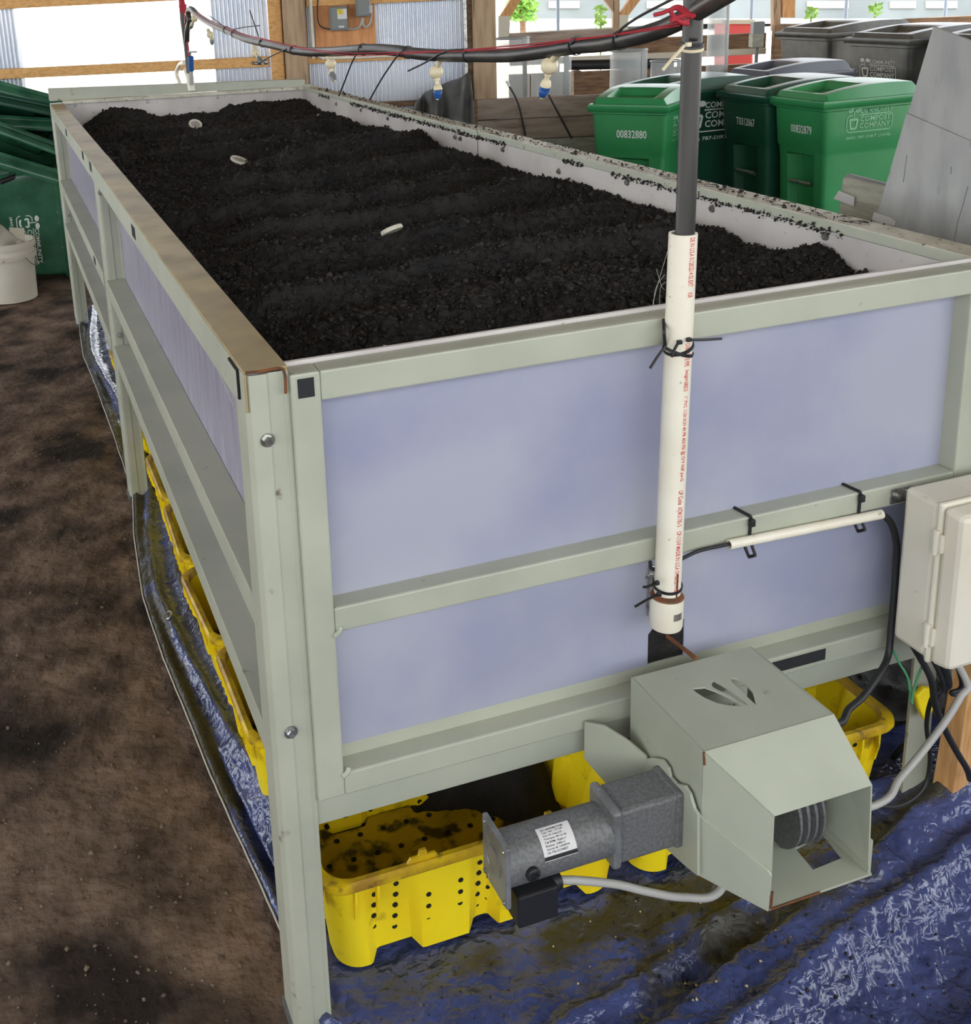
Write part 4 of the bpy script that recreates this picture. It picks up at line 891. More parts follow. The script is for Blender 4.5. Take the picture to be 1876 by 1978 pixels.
for txt, a0, a1 in (('DE IN U.S.A 01/28/2214 02 EXT', .003, .078), ('KSR', .087, .095), ('CHARLOTTE PIPE', .166, .203), ('bedgpm', .209, .227), ('040010', .228, .243), ('1" PVC 1120 SCH 40 PR 450 PSI @ 73\u00b0F NSF pw-G', .252, .392), ('UP Code', .408, .432), ('ASTM D1785-15', .436, .470), ('CP-110-F MADE IN U.S.A 01/28/2214 02', .478, .585)):
    pipe_text(mb, txt, a0*L_/.63, a1*L_/.63, .0088)
mb.build('print', 'red_ink', pvc)
mb = MB(); rnd = random.Random(8); s_ = -.004
while s_ < .012:
    w = rnd.choice((.0004,.0008,.0011)); q = [on_pipe(L_+.004+dy, s_+dx, R_+.006) for dx, dy in ((0,0),(w,0),(w,-.012),(0,-.012))]; mb.add(q, [(0,1,2,3)]); s_ += w+rnd.choice((.0004,.0007))
mb.build('barcode', 'ink', cap)
mb = MB(); mb.tube([on_pipe(L_-.075, .003), on_pipe(L_-.05, .0035), on_pipe(L_-.032, .003)], .0014, 6); mb.build('rust_run', 'rust', pvc, smooth=True)

cp0, cp1 = at(1323.5, 452, Y=-.0225), at(1345, -130, Y=-.0225); cr = .0140
con = thing('steel_conduit', 'dark weathered upright conduit standing in the ivory pipe', 'pipe', tuple(cp0))
mb = MB(); d_ = (cp1-cp0).normalized(); mb.tube([pv1+ax*.02, cp0, cp0.lerp(cp1, .5), cp1], cr, 24); mb.build('tube', 'conduit', con, smooth=True)
hp_ = at(1339, 31, Y=-.037); mb = MB(); mb.lathe([(.0045,-.001),(.0045,.0016)], hp_, (0,-1,.0), 14); mb.build('bolt_hole', 'dark', con)

# zip ties
ties = []
def ring(c, axis, r, th=.0016, name='loop', w=.004):
    a = Vector(axis).normalized(); u = a.orthogonal().normalized(); v = a.cross(u); mb = MB(); n = 28
    vs = []
    for k in range(n):
        d = u*math.cos(2*PI*k/n)+v*math.sin(2*PI*k/n)
        for rr, hh in ((r, -w/2), (r+th, -w/2), (r+th, w/2), (r, w/2)): vs.append(Vector(c)+d*rr+a*hh)
    mb.add(vs, [(k*4+i, k*4+(i+1) % 4, ((k+1) % n)*4+(i+1) % 4, ((k+1) % n)*4+i) for k in range(n) for i in range(4)]); return mb
def strap(pts, w=.0022, th=.0009): mb = MB(); mb.tube(curve(pts, 6), w, 5); return mb
def ziptie(label, c, axis, r, tails, m='black', group='cable ties', head=None, w=.004):
    t = thing('cable_tie', label, 'cable tie', tuple(c), 0, group)
    ring(c, axis, r, w=w).build('loop', m, t, smooth=True)
    for pts in tails: strap(pts).build('tail', m, t, smooth=True)
    if head is not None: mb = MB(); h = Vector(head); mb.box(h.x-.0035, h.x+.0035, h.y-.003, h.y+.003, h.z-.003, h.z+.003); mb.build('head', m, t, bevel=.0008)
    return t
A_ = lambda u, v, y=-.047: at(u, v, Y=y)
c_ = pv1.lerp(pv0, (655-450)/730)
tilt = Vector((.35, .1, -1)); t = ziptie('black cable tie crossed over the ivory pipe at the top bar, tail to the right', c_, tilt, R_+.001, [[A_(1330,656), A_(1362,656), A_(1394,654)]], head=A_(1331,656), w=.005)
strap([A_(1282,618,-.004), A_(1283,640,-.03), A_(1285,672,-.02)], .0026).build('tail', 'black', t, smooth=True)
t = ziptie('black cable tie on the ivory pipe at the top bar, tails hanging down left', c_+Vector((0,0,-.006)), (-.3,.1,-1), R_+.001, [[A_(1286,668), A_(1270,690), A_(1256,712)], [A_(1312,660), A_(1303,676), A_(1298,690)]], head=A_(1313,661), w=.005)
for k, (v, u0, e, lb) in enumerate(((1125, 1264, (1242,1134), 'upper of two black cable ties near the foot of the ivory pipe'), (1147, 1268, (1226,1172), 'lower of two black cable ties near the foot of the ivory pipe'))):
    c_ = pv1.lerp(pv0, (v-450)/730); ziptie(lb, c_, (.05,.15,-1), R_+.001, [[A_(u0,v+2,-.042), A_((u0+e[0])/2-2, v+8 if k == 0 else v+14,-.042), A_(*e,-.04)]], head=A_(u0+5, v+1,-.046), w=.0045)
c_ = cp0.lerp(cp1, (452-84)/582); ziptie('ivory cable tie around the dark upright conduit with a long pale tail', c_, (.1,.2,-1), cr+.0006, [[A_(1322,88,-.04), A_(1300,112,-.05), A_(1280,136,-.05)]], m='nozzle', head=A_(1330,86,-.038))
c_ = cp0.lerp(cp1, (452-76)/582); ziptie('dark strap around the upright conduit just above the ivory tie', c_, (.0,.1,-1), cr+.0006, [[A_(1330,75,-.038), A_(1338,76,-.038), A_(1346,76,-.037)]], w=.005)
# grey cobweb threads beside the pipe
mb = MB()
for pts in (((1290,485),(1272,545),(1258,600)),((1284,530),(1266,560),(1262,606)),((1286,545),(1276,556),(1274,600)),((1268,520),(1278,552),(1284,560))):
    mb.tube(curve([at(u, v, Y=.02+.02*i) for i, (u, v) in enumerate(pts)], 4), .0003, 4)
o = mb.build('cobweb', 'cobweb', None); props(o, 'wisp of grey cobweb between the compost and the ivory pipe', 'cobweb', None, 'stuff')

# ================================================================== overhead hose, twine, ties and nozzles
HX = .598
H_ = lambda u, v: at(u, v, X=HX)
hpx = [(1530,-75),(1470,-34),(1404,5),(1362,29),(1330,45),(1300,58),(1260,69),(1180,83),(1120,88),(1060,97),(990,106),(915,107),(850,107),(800,103),(767,98),(711,95),(636,100),(580,99),(537,89),(508,83),(472,74),(442,60),(408,46),(384,31),(372,19),(366,18),(363,28),(362,44)]
hq = curve([H_(u, v) for u, v in hpx], 8)
for p in hq: p.y += .032*min(1, max(0, (.25-p.y)/.2))      # the hose passes behind the conduit
hose = thing('hose', 'long black irrigation hose slung above the bed between two uprights', 'hose', tuple(hq[len(hq)//2]))
mb = MB(); mb.tube(hq, .0135, 18); mb.build('tube', 'hose', hose, smooth=True)
tpx = [(1326,43),(1260,55),(1180,68),(1115,75),(1050,83),(980,89),(915,95),(860,98),(790,100),(740,101),(690,102),(640,98),(600,93),(550,83),(510,73),(480,66),(450,55),(410,38),(380,22)]
mb = MB()
mb.tube(curve([H_(u, v)+Vector((-.013,-.006,0)) for u, v in tpx], 5), .0013, 6)
mb.tube(curve([H_(u, v+3+2*math.sin(u*.02))+Vector((-.014,-.006,0)) for u, v in tpx], 5), .0012, 6)
tw = mb.build('twine', 'twine', None, smooth=True); props(tw, 'red twine running along the black hose above the bed', 'twine')
mb = MB(); Q = lambda u, v, y: at(u, v, Y=y)
for pts, r in (([(1342,30),(1326,29),(1312,33),(1296,40)],.0036),([(1330,32),(1318,22),(1306,16),(1292,20),(1280,25),(1264,29)],.003),([(1338,34),(1322,18),(1308,13),(1296,20),(1304,34),(1316,42),(1330,40)],.003),([(1296,22),(1304,36),(1318,44),(1330,46)],.0032)):
    mb.tube(curve([Q(u, v, -.043) for u, v in pts], 6), r, 8)
props(mb.build('knotted_twine', 'twine', None, smooth=True), 'red rope knotted through the bolt hole of the upright conduit', 'rope')
hties = [(1203,84,[(1204,62),(1216,50),(1250,28),(1312,-4)],'black cable tie on the hose with a tail rising right, nearest the conduit'),
         (1110,98,[(1112,84),(1122,74)],'black cable tie on the hose, second from the conduit'),
         (906,104,[(905,94),(870,98),(830,120),(797,136)],'black cable tie on the hose in front of the timber post, tail curling left'),
         (786,101,[(782,100),(770,115),(745,152),(722,192)],'black cable tie on the hose, long straight tail down left before the corrugated wall'),
         (700,95,[(696,104),(686,124),(672,160),(662,184)],'black cable tie on the hose with a wavy tail, below the plywood'),
         (568,91,[(560,94),(530,108),(505,122)],'black cable tie on the hose at the left post, tail pointing left'),
         (508,79,[(506,70),(500,52),(489,20)],'black cable tie on the hose with an upright tail, before the narrow corrugated strip'),
         (452,60,[(456,56),(480,52),(508,49)],'black cable tie on the hose near its bend, tail level to the right'),
         (438,54,[(440,52),(424,40),(410,30)],'black cable tie on the hose nearest its far end')]
for u, v, tail, lb in hties:
    c_ = H_(u, v); k = min(range(len(hq)), key=lambda i: (hq[i]-c_).length); dv = (hq[min(k+1, len(hq)-1)]-hq[max(k-1, 0)]); c_ = hq[k].copy()
    ziptie(lb, c_, dv, .0140, [[H_(a, b)+Vector((-.014,-.008,0)) for a, b in tail]], head=c_+Vector((-.012,-.008,.008)), group='cable ties on the hose')
def nozzle(label, px, tip, s=1.0):
    P = [H_(u, v) for u, v in px]        # hose fitting, ball, neck, tip end
    t = thing('mist_nozzle', label, 'nozzle', tuple(P[0]), 0, 'mist nozzles on the hose')
    a = (P[1]-P[0]).normalized(); mb = MB(); l = (P[1]-P[0]).length
    mb.lathe([(.008,0),(.008,.012),(.0065,.014),(.0065,l*.6),(.0045,l*.65),(.0045,l)], P[0], a, 14); mb.build('barb', 'nozzle', t, smooth=True)
    mb = MB(); bx_ = (P[1]-P[0]).cross(Vector((0,0,1))); n = Vector((-.8,-.3,-.5)).normalized(); mb.lathe([(.004,-.015),(.010,-.012),(.0145,-.004),(.0155,.0),(.0145,.0008),(.0145,.002),(.0155,.0028),(.014,.007),(.009,.013),(.0035,.015)], P[1], n, 20); mb.build('check_ball', 'nozzle', t, smooth=True)
    a = (P[2]-P[1]).normalized(); l = (P[2]-P[1]).length; mb = MB(); mb.lathe([(.0045,.008),(.0058,.013),(.0062,l*.5),(.0046,l*.54),(.0046,l*.72),(.0082,l*.8),(.0098,l),(.0098,l+.002),(.004,l+.004)], P[1], a, 16); mb.build('neck', 'nozzle', t, smooth=True)
    a = (P[3]-P[2]).normalized(); l = (P[3]-P[2]).length; mb = MB(); mb.lathe([(.0094,.002),(.0098,l*.3),(.0082,l*.33),(.0094,l*.4),(.0082,l*.62),(.0054,l*.85),(.002,l*.88)], P[2], a, 12); mb.build('spray_head', tip, t, smooth=True)
    mb = MB(); mb.lathe([(.0035,l*.85),(.003,l*.98),(.001,l)], P[2], a, 8); mb.build('spray_tip', 'nozzle', t, smooth=True)
nozzle('largest ivory mist nozzle with blue head, nearest the upright conduit', [(1079,98),(1062,127),(1054,164),(1046,190)], 'blue_tip')
nozzle('ivory mist nozzle with blue head hanging before the corrugated wall', [(852,108),(843,139),(846,172),(845,193)], 'blue_tip')
nozzle('ivory mist nozzle with dark head hanging under the plywood board', [(630,97),(639,123),(641,142),(648,158)], 'ebox')
nozzle('ivory mist nozzle hanging in front of the wooden girt', [(492,86),(493,103),(500,113),(508,124)], 'ebox')
nozzle('small ivory mist nozzle by the edge of the bright opening', [(402,58),(406,67),(409,76),(410,88)], 'ebox')
nozzle('farthest small ivory mist nozzle beside the hose bend', [(371,22),(376,36),(371,47),(368,56)], 'ebox')

# far upright
fp = thing('far_upright', 'dark red-stained upright pole with ivory socket at the far end of the bed', 'pole', tuple(H_(366, 168)))
mb = MB(); mb.tube([H_(366,150), H_(360,90), H_(353,40), H_(347,-40)], .0125, 14); mb.build('pole', 'conduit', fp, smooth=True)
mb = MB(); mb.tube([H_(361,135), H_(367,150), H_(370,176)], [.018,.019,.017], 14); mb.build('socket', 'pvc', fp, smooth=True)
mb = MB(); mb.tube([H_(352,12), H_(354,20), H_(353,8)], .018, 8); mb.tube(curve([H_(348,-10), H_(352,10), H_(360,60), H_(364,110)]), .004, 6); mb.tube([H_(347,-25), H_(353,14)], .0145, 10); mb.build('red_rope', 'twine', fp, smooth=True)
mb = MB(); mb.tube(curve([H_(363,24), H_(366,40), H_(362,58), H_(361,80)]), .0125, 12); mb.build('riser', 'hose', fp, smooth=True)
mb = MB(); mb.tube(curve([H_(358,122)+Vector((0,.03,0)), H_(348,124), H_(342,136), H_(342,148), H_(347,160)]), .010, 12); props(mb.build('hook_pipe', 'pvc', None, smooth=True), 'ivory pipe bent like a hook beside the far upright', 'pipe')
v_ = thing('hose_valve', 'blue valve with T handle behind the far upright', 'valve', tuple(H_(373, 160)+Vector((0,.05,0))))
K = lambda u, v: H_(u, v)+Vector((0,.05,0))
mb = MB(); mb.tube([K(372,110), K(373,138)], .014, 12); mb.build('body', 'blue_tip', v_, smooth=True, bevel=.002)
mb = MB(); mb.tube([K(371,112), K(371,102)], .005, 8); mb.tube([K(367,101), K(383,101)], .0045, 8); mb.build('handle', 'ebox', v_, smooth=True)
mb = MB(); mb.tube([K(373,138), K(374,165)], .010, 10); mb.build('stub', 'cable', v_, smooth=True)

# ================================================================== enclosure, conduit, cables and post at the right
enc = thing('enclosure', 'beige hinged electrical enclosure hung at the right end of the bed', 'box', (1.19, -.09, .481))
X0, X1 = 1.031, 1.335; Z0, Z1 = .481, .764
mb = MB(); mb.box(X0, X1, -.100, -.030, Z0, Z1); mb.build('body', 'beige', enc, bevel=.008)
mb = MB(); mb.box(X0-.003, X1+.003, -.110, -.1005, Z0-.004, Z1+.004); mb.build('gasket_rim', 'beige', enc, bevel=.004)
mb = MB(); mb.hexa([(X0+.004,-.148,Z0+.002),(X1-.004,-.148,Z0+.002),(X1,-.1105,Z0-.003),(X0,-.1105,Z0-.003),(X0+.004,-.148,Z1-.006),(X1-.004,-.148,Z1-.006),(X1,-.1105,Z1+.001),(X0,-.1105,Z1+.001)]); mb.build('door', 'beige', enc, bevel=.009)
for z in (.53, .70):
    mb = MB(); mb.tube([(X0-.005,-.106,z-.022),(X0-.005,-.106,z+.022)], .0055, 10); mb.box(X0-.006, X0+.002, -.118, -.096, z-.016, z+.016); mb.build('hinge', 'beige', enc, bevel=.001)
mb = MB(); a = at(1722, 946, Y=-.002); b = at(1748, 968, Y=-.002); mb.box(a.x, b.x+.01, -.003, -.0004, b.z, a.z); mb.box(b.x-.004, b.x+.003, -.03, -.003, b.z+.004, a.z-.004); tab = mb.build('mount_tab', 'steel', enc, bevel=.0006)
bolt(at(1732, 957, Y=-.003), (0,-1,0), .005, 'screw', tab)
wp = thing('timber_prop', 'new pine stud standing on the tarp under the beige enclosure', 'post', (1.265, .0, .0))
mb = MB(); mb.hexa([(1.222,.036,.002),(1.236,-.002,.002),(1.322,.012,.002),(1.309,.048,.002),(1.222,-.002,.60),(1.236,-.029,.60),(1.322,-.022,.60),(1.309,.012,.60)]); mb.build('stud', 'lumber', wp, bevel=.002)
a, b = at(1408, 1052, Y=-.010), at(1703, 993, Y=-.010)
cs = thing('cable_sleeve', 'ivory plastic sleeve tied under the middle bar of the bed end', 'pipe', tuple(a)); d_ = (b-a).normalized()
mb = MB(); mb.lathe([(.0062,.01),(.0062,0),(.0082,0),(.0082,(b-a).length),(.0062,(b-a).length),(.0062,(b-a).length-.01)], a, d_, 20); mb.build('tube', 'pvc', cs, smooth=True)
for i, (u0, u1) in enumerate(((1440, 1443), (1650, 1653))):
    top = at(u0-16, (984 if i == 0 else 938), Z=.7545); P = [Vector((top.x, .034, .7545)), Vector((top.x+.004, .0, .7548)), Vector((top.x+.005, -.0025, .753)), Vector((top.x+.004, -.0025, .715)), Vector((top.x+.003,-.020,.694)), Vector((top.x+.002,-.006,.684)), Vector((top.x, .004, .700))]
    t = thing('cable_tie', ('left' if i == 0 else 'right')+' black cable tie around the middle bar and ivory sleeve', 'cable tie', tuple(P[2]), 0, 'cable ties on the sleeve')
    mb = MB()
    for k in range(len(P)-1): mb.tube([P[k], P[k+1]], .0028, 6)
    mb.build('loop', 'black', t, smooth=True); mb = MB(); mb.box(P[2].x-.005, P[2].x+.005, -.009, -.002, .738, .750); mb.build('head', 'black', t, bevel=.001)
def cable(name, label, pts, r, m, cat='cable'):
    mb = MB(); mb.tube(curve(pts, 8), r, 10); return props(mb.build(name, m, None, smooth=True), label, cat)
Yp = lambda y: (lambda u, v: at(u, v, Y=y))
y1 = Yp(-.010)
cable('thin_cable', 'thin black wire running from the ivory pipe into the ivory sleeve', [y1(1256,1085), y1(1262,1100), y1(1300,1088), y1(1345,1066), y1(1385,1056), y1(1425,1048)], .003, 'bcable')
y1 = Yp(-.012)
cable('black_cable', 'black cable from the ivory sleeve curving down behind the enclosure', [y1(1690,996), y1(1705,995), y1(1722,1012), y1(1732,1050), y1(1731,1090), at(1728,1140,Y=-.016), at(1722,1210,Y=-.02), at(1716,1265,Y=-.03), at(1700,1300,Y=-.05), at(1668,1345,Y=-.07), at(1640,1370,Y=-.09), at(1618,1398,Y=-.11), (.742,-.13,.47)], .0060, 'bcable')
cable('motor_cable', 'grey motor cable drooping under the winch drive up to the enclosure', [(.312,-.168,.337), at(1120,1701,Y=-.17), at(1190,1708,Y=-.17), at(1250,1722,Y=-.175), at(1320,1733,Y=-.18), at(1390,1722,Y=-.18), (.66,-.15,.288), at(1690,1556,Y=-.12), at(1740,1502,Y=-.11), at(1790,1442,Y=-.10), at(1830,1388,Y=-.095), at(1856,1345,Y=-.09), at(1868,1318,Y=-.08), (1.10,-.07,.482)], .0062, 'cable')
cable('black_cable', 'black cable hanging from the enclosure past the pine stud', [(1.045,-.06,.481), at(1798,1310,Y=-.06), at(1806,1360,Y=-.055), at(1826,1410,Y=-.05), at(1850,1455,Y=-.05), at(1868,1485,Y=-.045), at(1874,1505,Y=-.03)], .0058, 'bcable')
cable('loop_cable', 'thin black cable looping from the enclosure to the tarp by the bed leg', [(1.07,-.055,.481), at(1822,1320,Y=-.05), at(1800,1350,Y=-.04), at(1790,1400,Y=-.03), at(1797,1460,Y=-.02), at(1790,1510,Y=-.02), at(1765,1542,Y=-.03), at(1730,1558,Y=-.05), at(1690,1556,Y=-.07)], .0040, 'bcable')
cable('short_cable', 'thick black cable stub under the enclosure before the pine stud', [(1.10,-.05,.481), at(1830,1316,Y=-.045), at(1818,1326,Y=-.04), at(1806,1345,Y=-.035)], .0085, 'bcable')
cable('black_cable', 'black cable leaving the enclosure toward the right over the pine stud', [(1.12,-.06,.481), at(1858,1320,Y=-.055), at(1838,1338,Y=-.05), at(1852,1340,Y=-.05), at(1882,1322,Y=-.05)], .0042, 'bcable')
cable('floor_cable', 'black cable lying on the dark castings behind the bed leg', [at(1760,1432,Y=.16), at(1735,1452,Y=.17), at(1718,1480,Y=.18), at(1712,1510,Y=.18)], .006, 'bcable')
cable('ground_wire', 'thin green ground wire hanging in a V between bed and enclosure', [at(1722,1250,Y=-.004), at(1736,1278,Y=-.01), at(1754,1310,Y=-.02), at(1760,1350,Y=-.03), at(1762,1358,Y=-.03), at(1764,1338,Y=-.035), at(1774,1305,Y=-.045), at(1787,1274,Y=-.06)], .0022, 'gwire', 'wire')
p = at(1719, 1248, Y=-.004); mb = MB(); mb.tube([p+Vector((0,0,.012)), p-Vector((0,0,.012))], .005, 8); props(mb.build('wire_nut', 'yrim', None, smooth=True), 'small orange wire connector at the top of the green wire', 'connector')
o = MB(); q = [at(u, v, Y=.03) for u, v in ((1768,1345),(1785,1328),(1806,1330),(1812,1350),(1800,1375),(1785,1392),(1775,1370))]; o.prism([(a.x, a.z) for a in q], lambda a, b, w: (a, w, b), .028, .040); props(o.build('yellow_tag', 'yellow', None, bevel=.004), 'yellow plastic tag hanging on the bed leg behind the cables', 'tag')

# ================================================================== wheeled carts
def rrect(hw, hd, r, n=64):
    """rounded rectangle, n points, even spread on the straight sides"""
    per = []
    seg = n//4; k = 3
    for e, (nx, ny) in enumerate(((0,-1),(1,0),(0,1),(-1,0))):
        cx = [(-1,-1),(1,-1),(1,1),(-1,1)][e]; nxt = [(1,-1),(1,1),(-1,1),(-1,-1)][e]
        a0 = [-PI/2, 0, PI/2, PI][e]
        p = Vector((cx[0]*(hw-r), cx[1]*(hd-r))) + Vector((nx, ny))*r; q = Vector((nxt[0]*(hw-r), nxt[1]*(hd-r))) + Vector((nx, ny))*r
        for i in range(seg-k): per.append(tuple(p.lerp(q, i/(seg-k-1))))
        for i in range(1, k+1): a = a0+PI/2*i/(k+1); per.append((nxt[0]*(hw-r)+r*math.cos(a), nxt[1]*(hd-r)+r*math.sin(a)))
    return per
def logo(mb, fn, x, y, w):
    """printed mark: leaf and cup, framed words, phone line; (x, y) lower left, w width"""
    P = lambda a, b: fn(x+a*w, y+b*w)
    def poly(pts): mb.add([P(a, b) for a, b in pts], [tuple(range(len(pts)))])
    put_text(mb, 'COMMUNITY', fn, x+.27*w, y+.46*w, .71*w, .082*w); put_text(mb, 'COMPOST', fn, x+.28*w, y+.315*w, .66*w, .095*w); put_text(mb, 'COMPANY', fn, x+.28*w, y+.195*w, .66*w, .095*w)
    put_text(mb, '(845) 787-DIRT (3478)', fn, x+.0*w, y+.0*w, .98*w, .065*w)
    def bar(a0, b0, a1, b1, t=.016): 
        d = Vector((a1-a0, b1-b0)).normalized()*t/2; n = Vector((-d.y, d.x)); poly([(a0-n.x,b0-n.y),(a1-n.x,b1-n.y),(a1+n.x,b1+n.y),(a0+n.x,b0+n.y)])
    for s in ((.05,.14,.93,.14),(.98,.19,.98,.39),(.26,.435,.93,.435),(.0,.19,.0,.39),(.05,.435,.12,.435),(.0,.39,.05,.435),(.93,.435,.98,.39),(.0,.19,.05,.14),(.93,.14,.98,.19)): bar(*s)
    for s in ((.06,.36,.23,.36),(.06,.36,.09,.20),(.23,.36,.20,.20),(.09,.20,.20,.20)): bar(*s, t=.035)
    bar(.145,.36,.145,.50,.018)
    for sg in (-1, 1): poly([(.145+sg*.075+.062*math.cos(a), .525+.042*math.sin(a)) for a in [2*PI*k/14 for k in range(14)]])
SECT = [(.05,.36,.35),(.06,.38,.37),(.30,.405,.395),(.60,.425,.415),(.70,.435,.425),(.715,.448,.438),(.85,.462,.456),(.905,.466,.462),(.91,.486,.484),(.935,.488,.486),(.937,.478,.476),(.955,.48,.478)]
def hw_at(z, k): return float(np.interp(z, [s[0] for s in SECT], [s[k] for s in SECT]))
def lid_mesh(w, d, h, arch=.05):
    """moulded lid: two-step skirt, raised field, grip recess at the front, slight crown"""
    xs = [-1,-.999,-.985,-.98,-.93,-.92,-.84,-.80,-.66,-.62,-.58,-.54,-.3,0,.3,.54,.58,.62,.66,.80,.84,.92,.93,.98,.985,.999,1]
    ys = [-1,-.999,-.985,-.98,-.93,-.92,-.86,-.82,-.78,-.72,-.68,-.5,-.30,-.16,-.10,-.04,.1,.3,.5,.7,.85,.93,.96,.98,.999,1]
    def step(v, a, b): return min(1, max(0, (v-a)/(b-a)))
    def z(x, y):
        ax = abs(x); e = max(ax, -y, y)
        if e > .9995: return -.034
        if e > .982: return -.006
        base = .002
        top = .022+arch*(1-((y-.35)/1.35)**2)*(1-.12*x*x)
        k = step(.92-ax, 0, .08)*step(y+.92, 0, .06)*step(.97-y, 0, .06)
        v = base+(top-base)*k
        r = step(.62-ax, 0, .06)*step(y+.80, 0, .09)*step(-.08-y, 0, .10)
        return v*(1-r)+(.012+.25*arch*(y+.8))*r
    mb = MB(); nx, ny = len(xs), len(ys)
    mb.add([(x*w*.5, y*d*.5, h*.955+z(x, y)) for y in ys for x in xs], [(j*nx+i, j*nx+i+1, (j+1)*nx+i+1, (j+1)*nx+i) for j in range(ny-1) for i in range(nx-1)])
    return mb
def cart(name, label, loc, th, w, d, h, bm_, lm, number=None, side=False, front=False, lg=(-.24, .755, .47), ink='white_ink', group='wheeled carts', mtx=None, num_ink='white_ink'):
    t = thing(name, label, 'cart', loc, th, group)
    n = 64; mb = MB(); vs, zs_ = [], []
    zl = [.05,.06,.12,.24,.275,.29,.40,.55,.60,.665,.68,.70,.715,.80,.85,.905,.91,.935,.937,.955]
    for zz in zl:
        for x, y in rrect(hw_at(zz,1)*w, hw_at(zz,2)*d, .05*w):
            rec = sm(.20*w-abs(x), .012)*(1 if y < -.25*d else 0)*sm(zz-.282, .008)*sm(.672-zz, .008)
            vs.append((x, y+.085*d*rec, zz*h))
    m = len(zl); fs = [(i*n+j, i*n+(j+1) % n, (i+1)*n+(j+1) % n, (i+1)*n+j) for i in range(m-1) for j in range(n)]; fs.append(tuple(range(n-1,-1,-1)))
    mb.add(vs, fs); mb.build('body', bm_, t, smooth=True, local=True, angle=30)
    lid_mesh(w, d, h).build('lid', lm, t, smooth=True, local=True, solid=.006, angle=25)
    mb = MB(); mb.tube([(-.19*w, -.405*d, .53*h), (.19*w, -.405*d, .53*h)], .012, 10); mb.build('lift_bar', 'steel', t, smooth=True, local=True)
    mb = MB(); mb.tube(curve([(-.40*w,.47*d,.93*h),(-.40*w,.56*d,.95*h),(.40*w,.56*d,.95*h),(.40*w,.47*d,.93*h)], 5), .014, 8); mb.build('handle', lm, t, smooth=True, local=True)
    for s in (-1, 1):
        mb = MB(); mb.lathe([(.03,-.02),(.10,-.022),(.115,-.012),(.115,.012),(.10,.022),(.03,.02)], (s*.40*w, .40*d, .115), (1,0,0), 24); mb.build('wheel', 'black', t, smooth=True, local=True)
    mb = MB(); mb.tube([(-.40*w,.40*d,.115), (.40*w,.40*d,.115)], .010, 8); mb.build('axle', 'steel', t, local=True)
    fF = lambda a, b: (a, -hw_at(b/h,2)*d-.0022, b); fS = lambda a, b: (hw_at(b/h,1)*w+.0022, a, b)
    if number: mb = MB(); put_text(mb, number, fF, -.15*w, .785*h, .38*w, .042*h); mb.build('number', num_ink, t, local=True)
    if side: mb = MB(); logo(mb, fS, lg[0]*d, lg[1]*h, lg[2]*d); mb.build('logo', ink, t, local=True)
    if front: mb = MB(); logo(mb, fF, -.29*w, .68*h, .56*w); mb.build('logo', ink, t, local=True)
    if mtx is not None: t.matrix_world = mtx
    return t
def place(fl, fr, w, d, zr=None):
    """solve the cart's spot from its lid's front corners in the photo and its real width"""
    a, b = at(*fl, Z=1.0), at(*fr, Z=1.0); w1 = (b-a).length
    Z = zr if zr else CAM.z - (CAM.z-1.0)*w/w1
    a, b = at(*fl, Z=Z), at(*fr, Z=Z); e = (b-a).normalized(); th = math.atan2(e.y, e.x); nrm = Vector((-e.y, e.x, 0)); c = (a+b)/2 + nrm*d/2
    return (c.x, c.y, 0), th, Z, (b-a).length
G = 'green carts behind the bed'
l, th, Z, w = place((1487,187),(1592,199.4), .40, .60, .95)
cart('wheeled_cart', 'bright green wheeled cart numbered 00832879, right of the dark green cart', l, th, w, .60, Z/.955, 'gA', 'gA', '00832879', True, ink='fade_ink', group=G)
l, th, Z, w = place((1384,176),(1478,188), .40, .62, .95)
cart('wheeled_cart', 'dark green wheeled cart between the two bright green carts', l, th, w, .62, Z/.955, 'gB', 'gB', 'T0312067', False, group=G)
l, th, Z, w = place((1136,203),(1290,206), .40, .50, .95)
cart('wheeled_cart', 'bright green wheeled cart numbered 00832880, left of the upright conduit', l, th, w, .50, Z/.955, 'gA', 'gA', '00832880', True, ink='fade_ink', group=G)
cart('wheeled_cart', 'dark green wheeled cart half hidden behind the upright conduit, bold white lettering', (3.47, 4.20, 0), math.radians(-90), .44, .70, .99, 'gB', 'gB', None, True, lg=(-.157, .667, .586), group=G)
G = 'charcoal carts behind the green carts'
l, th, Z, w = place((1497,62),(1600,65.7), .60, .80, 1.10)
cart('wheeled_cart', 'charcoal wheeled cart without lettering, behind the dark green cart', l, th, w, .80, Z/.955, 'cartblack', 'cartblack', None, group=G)
l, th, Z, w = place((1631,73),(1758,78), .60, .78, 1.10)
cart('wheeled_cart', 'charcoal wheeled cart with pale lettering on its front, behind the bright green cart', l, th, w, .78, Z/.955, 'cartblack', 'cartblack', front=True, ink='grey_ink2', group=G)
e = Vector((math.cos(th), math.sin(th), 0)); l3 = Vector(l)+e*(w*1.14)+Vector((-e.y, e.x, 0))*.10
cart('wheeled_cart', 'charcoal wheeled cart mostly hidden by the leaning grey board', tuple(l3), th, w, .78, Z/.955, 'cartblack', 'cartblack', None, group=G)
l, th, Z, w = place((1398,143),(1478,150.6), .40, .66, .95)
cart('wheeled_cart', 'cart with slate grey lid just behind the dark green carts', l, th, w, .66, Z/.955, 'gB', 'cartblue', None, group=G)

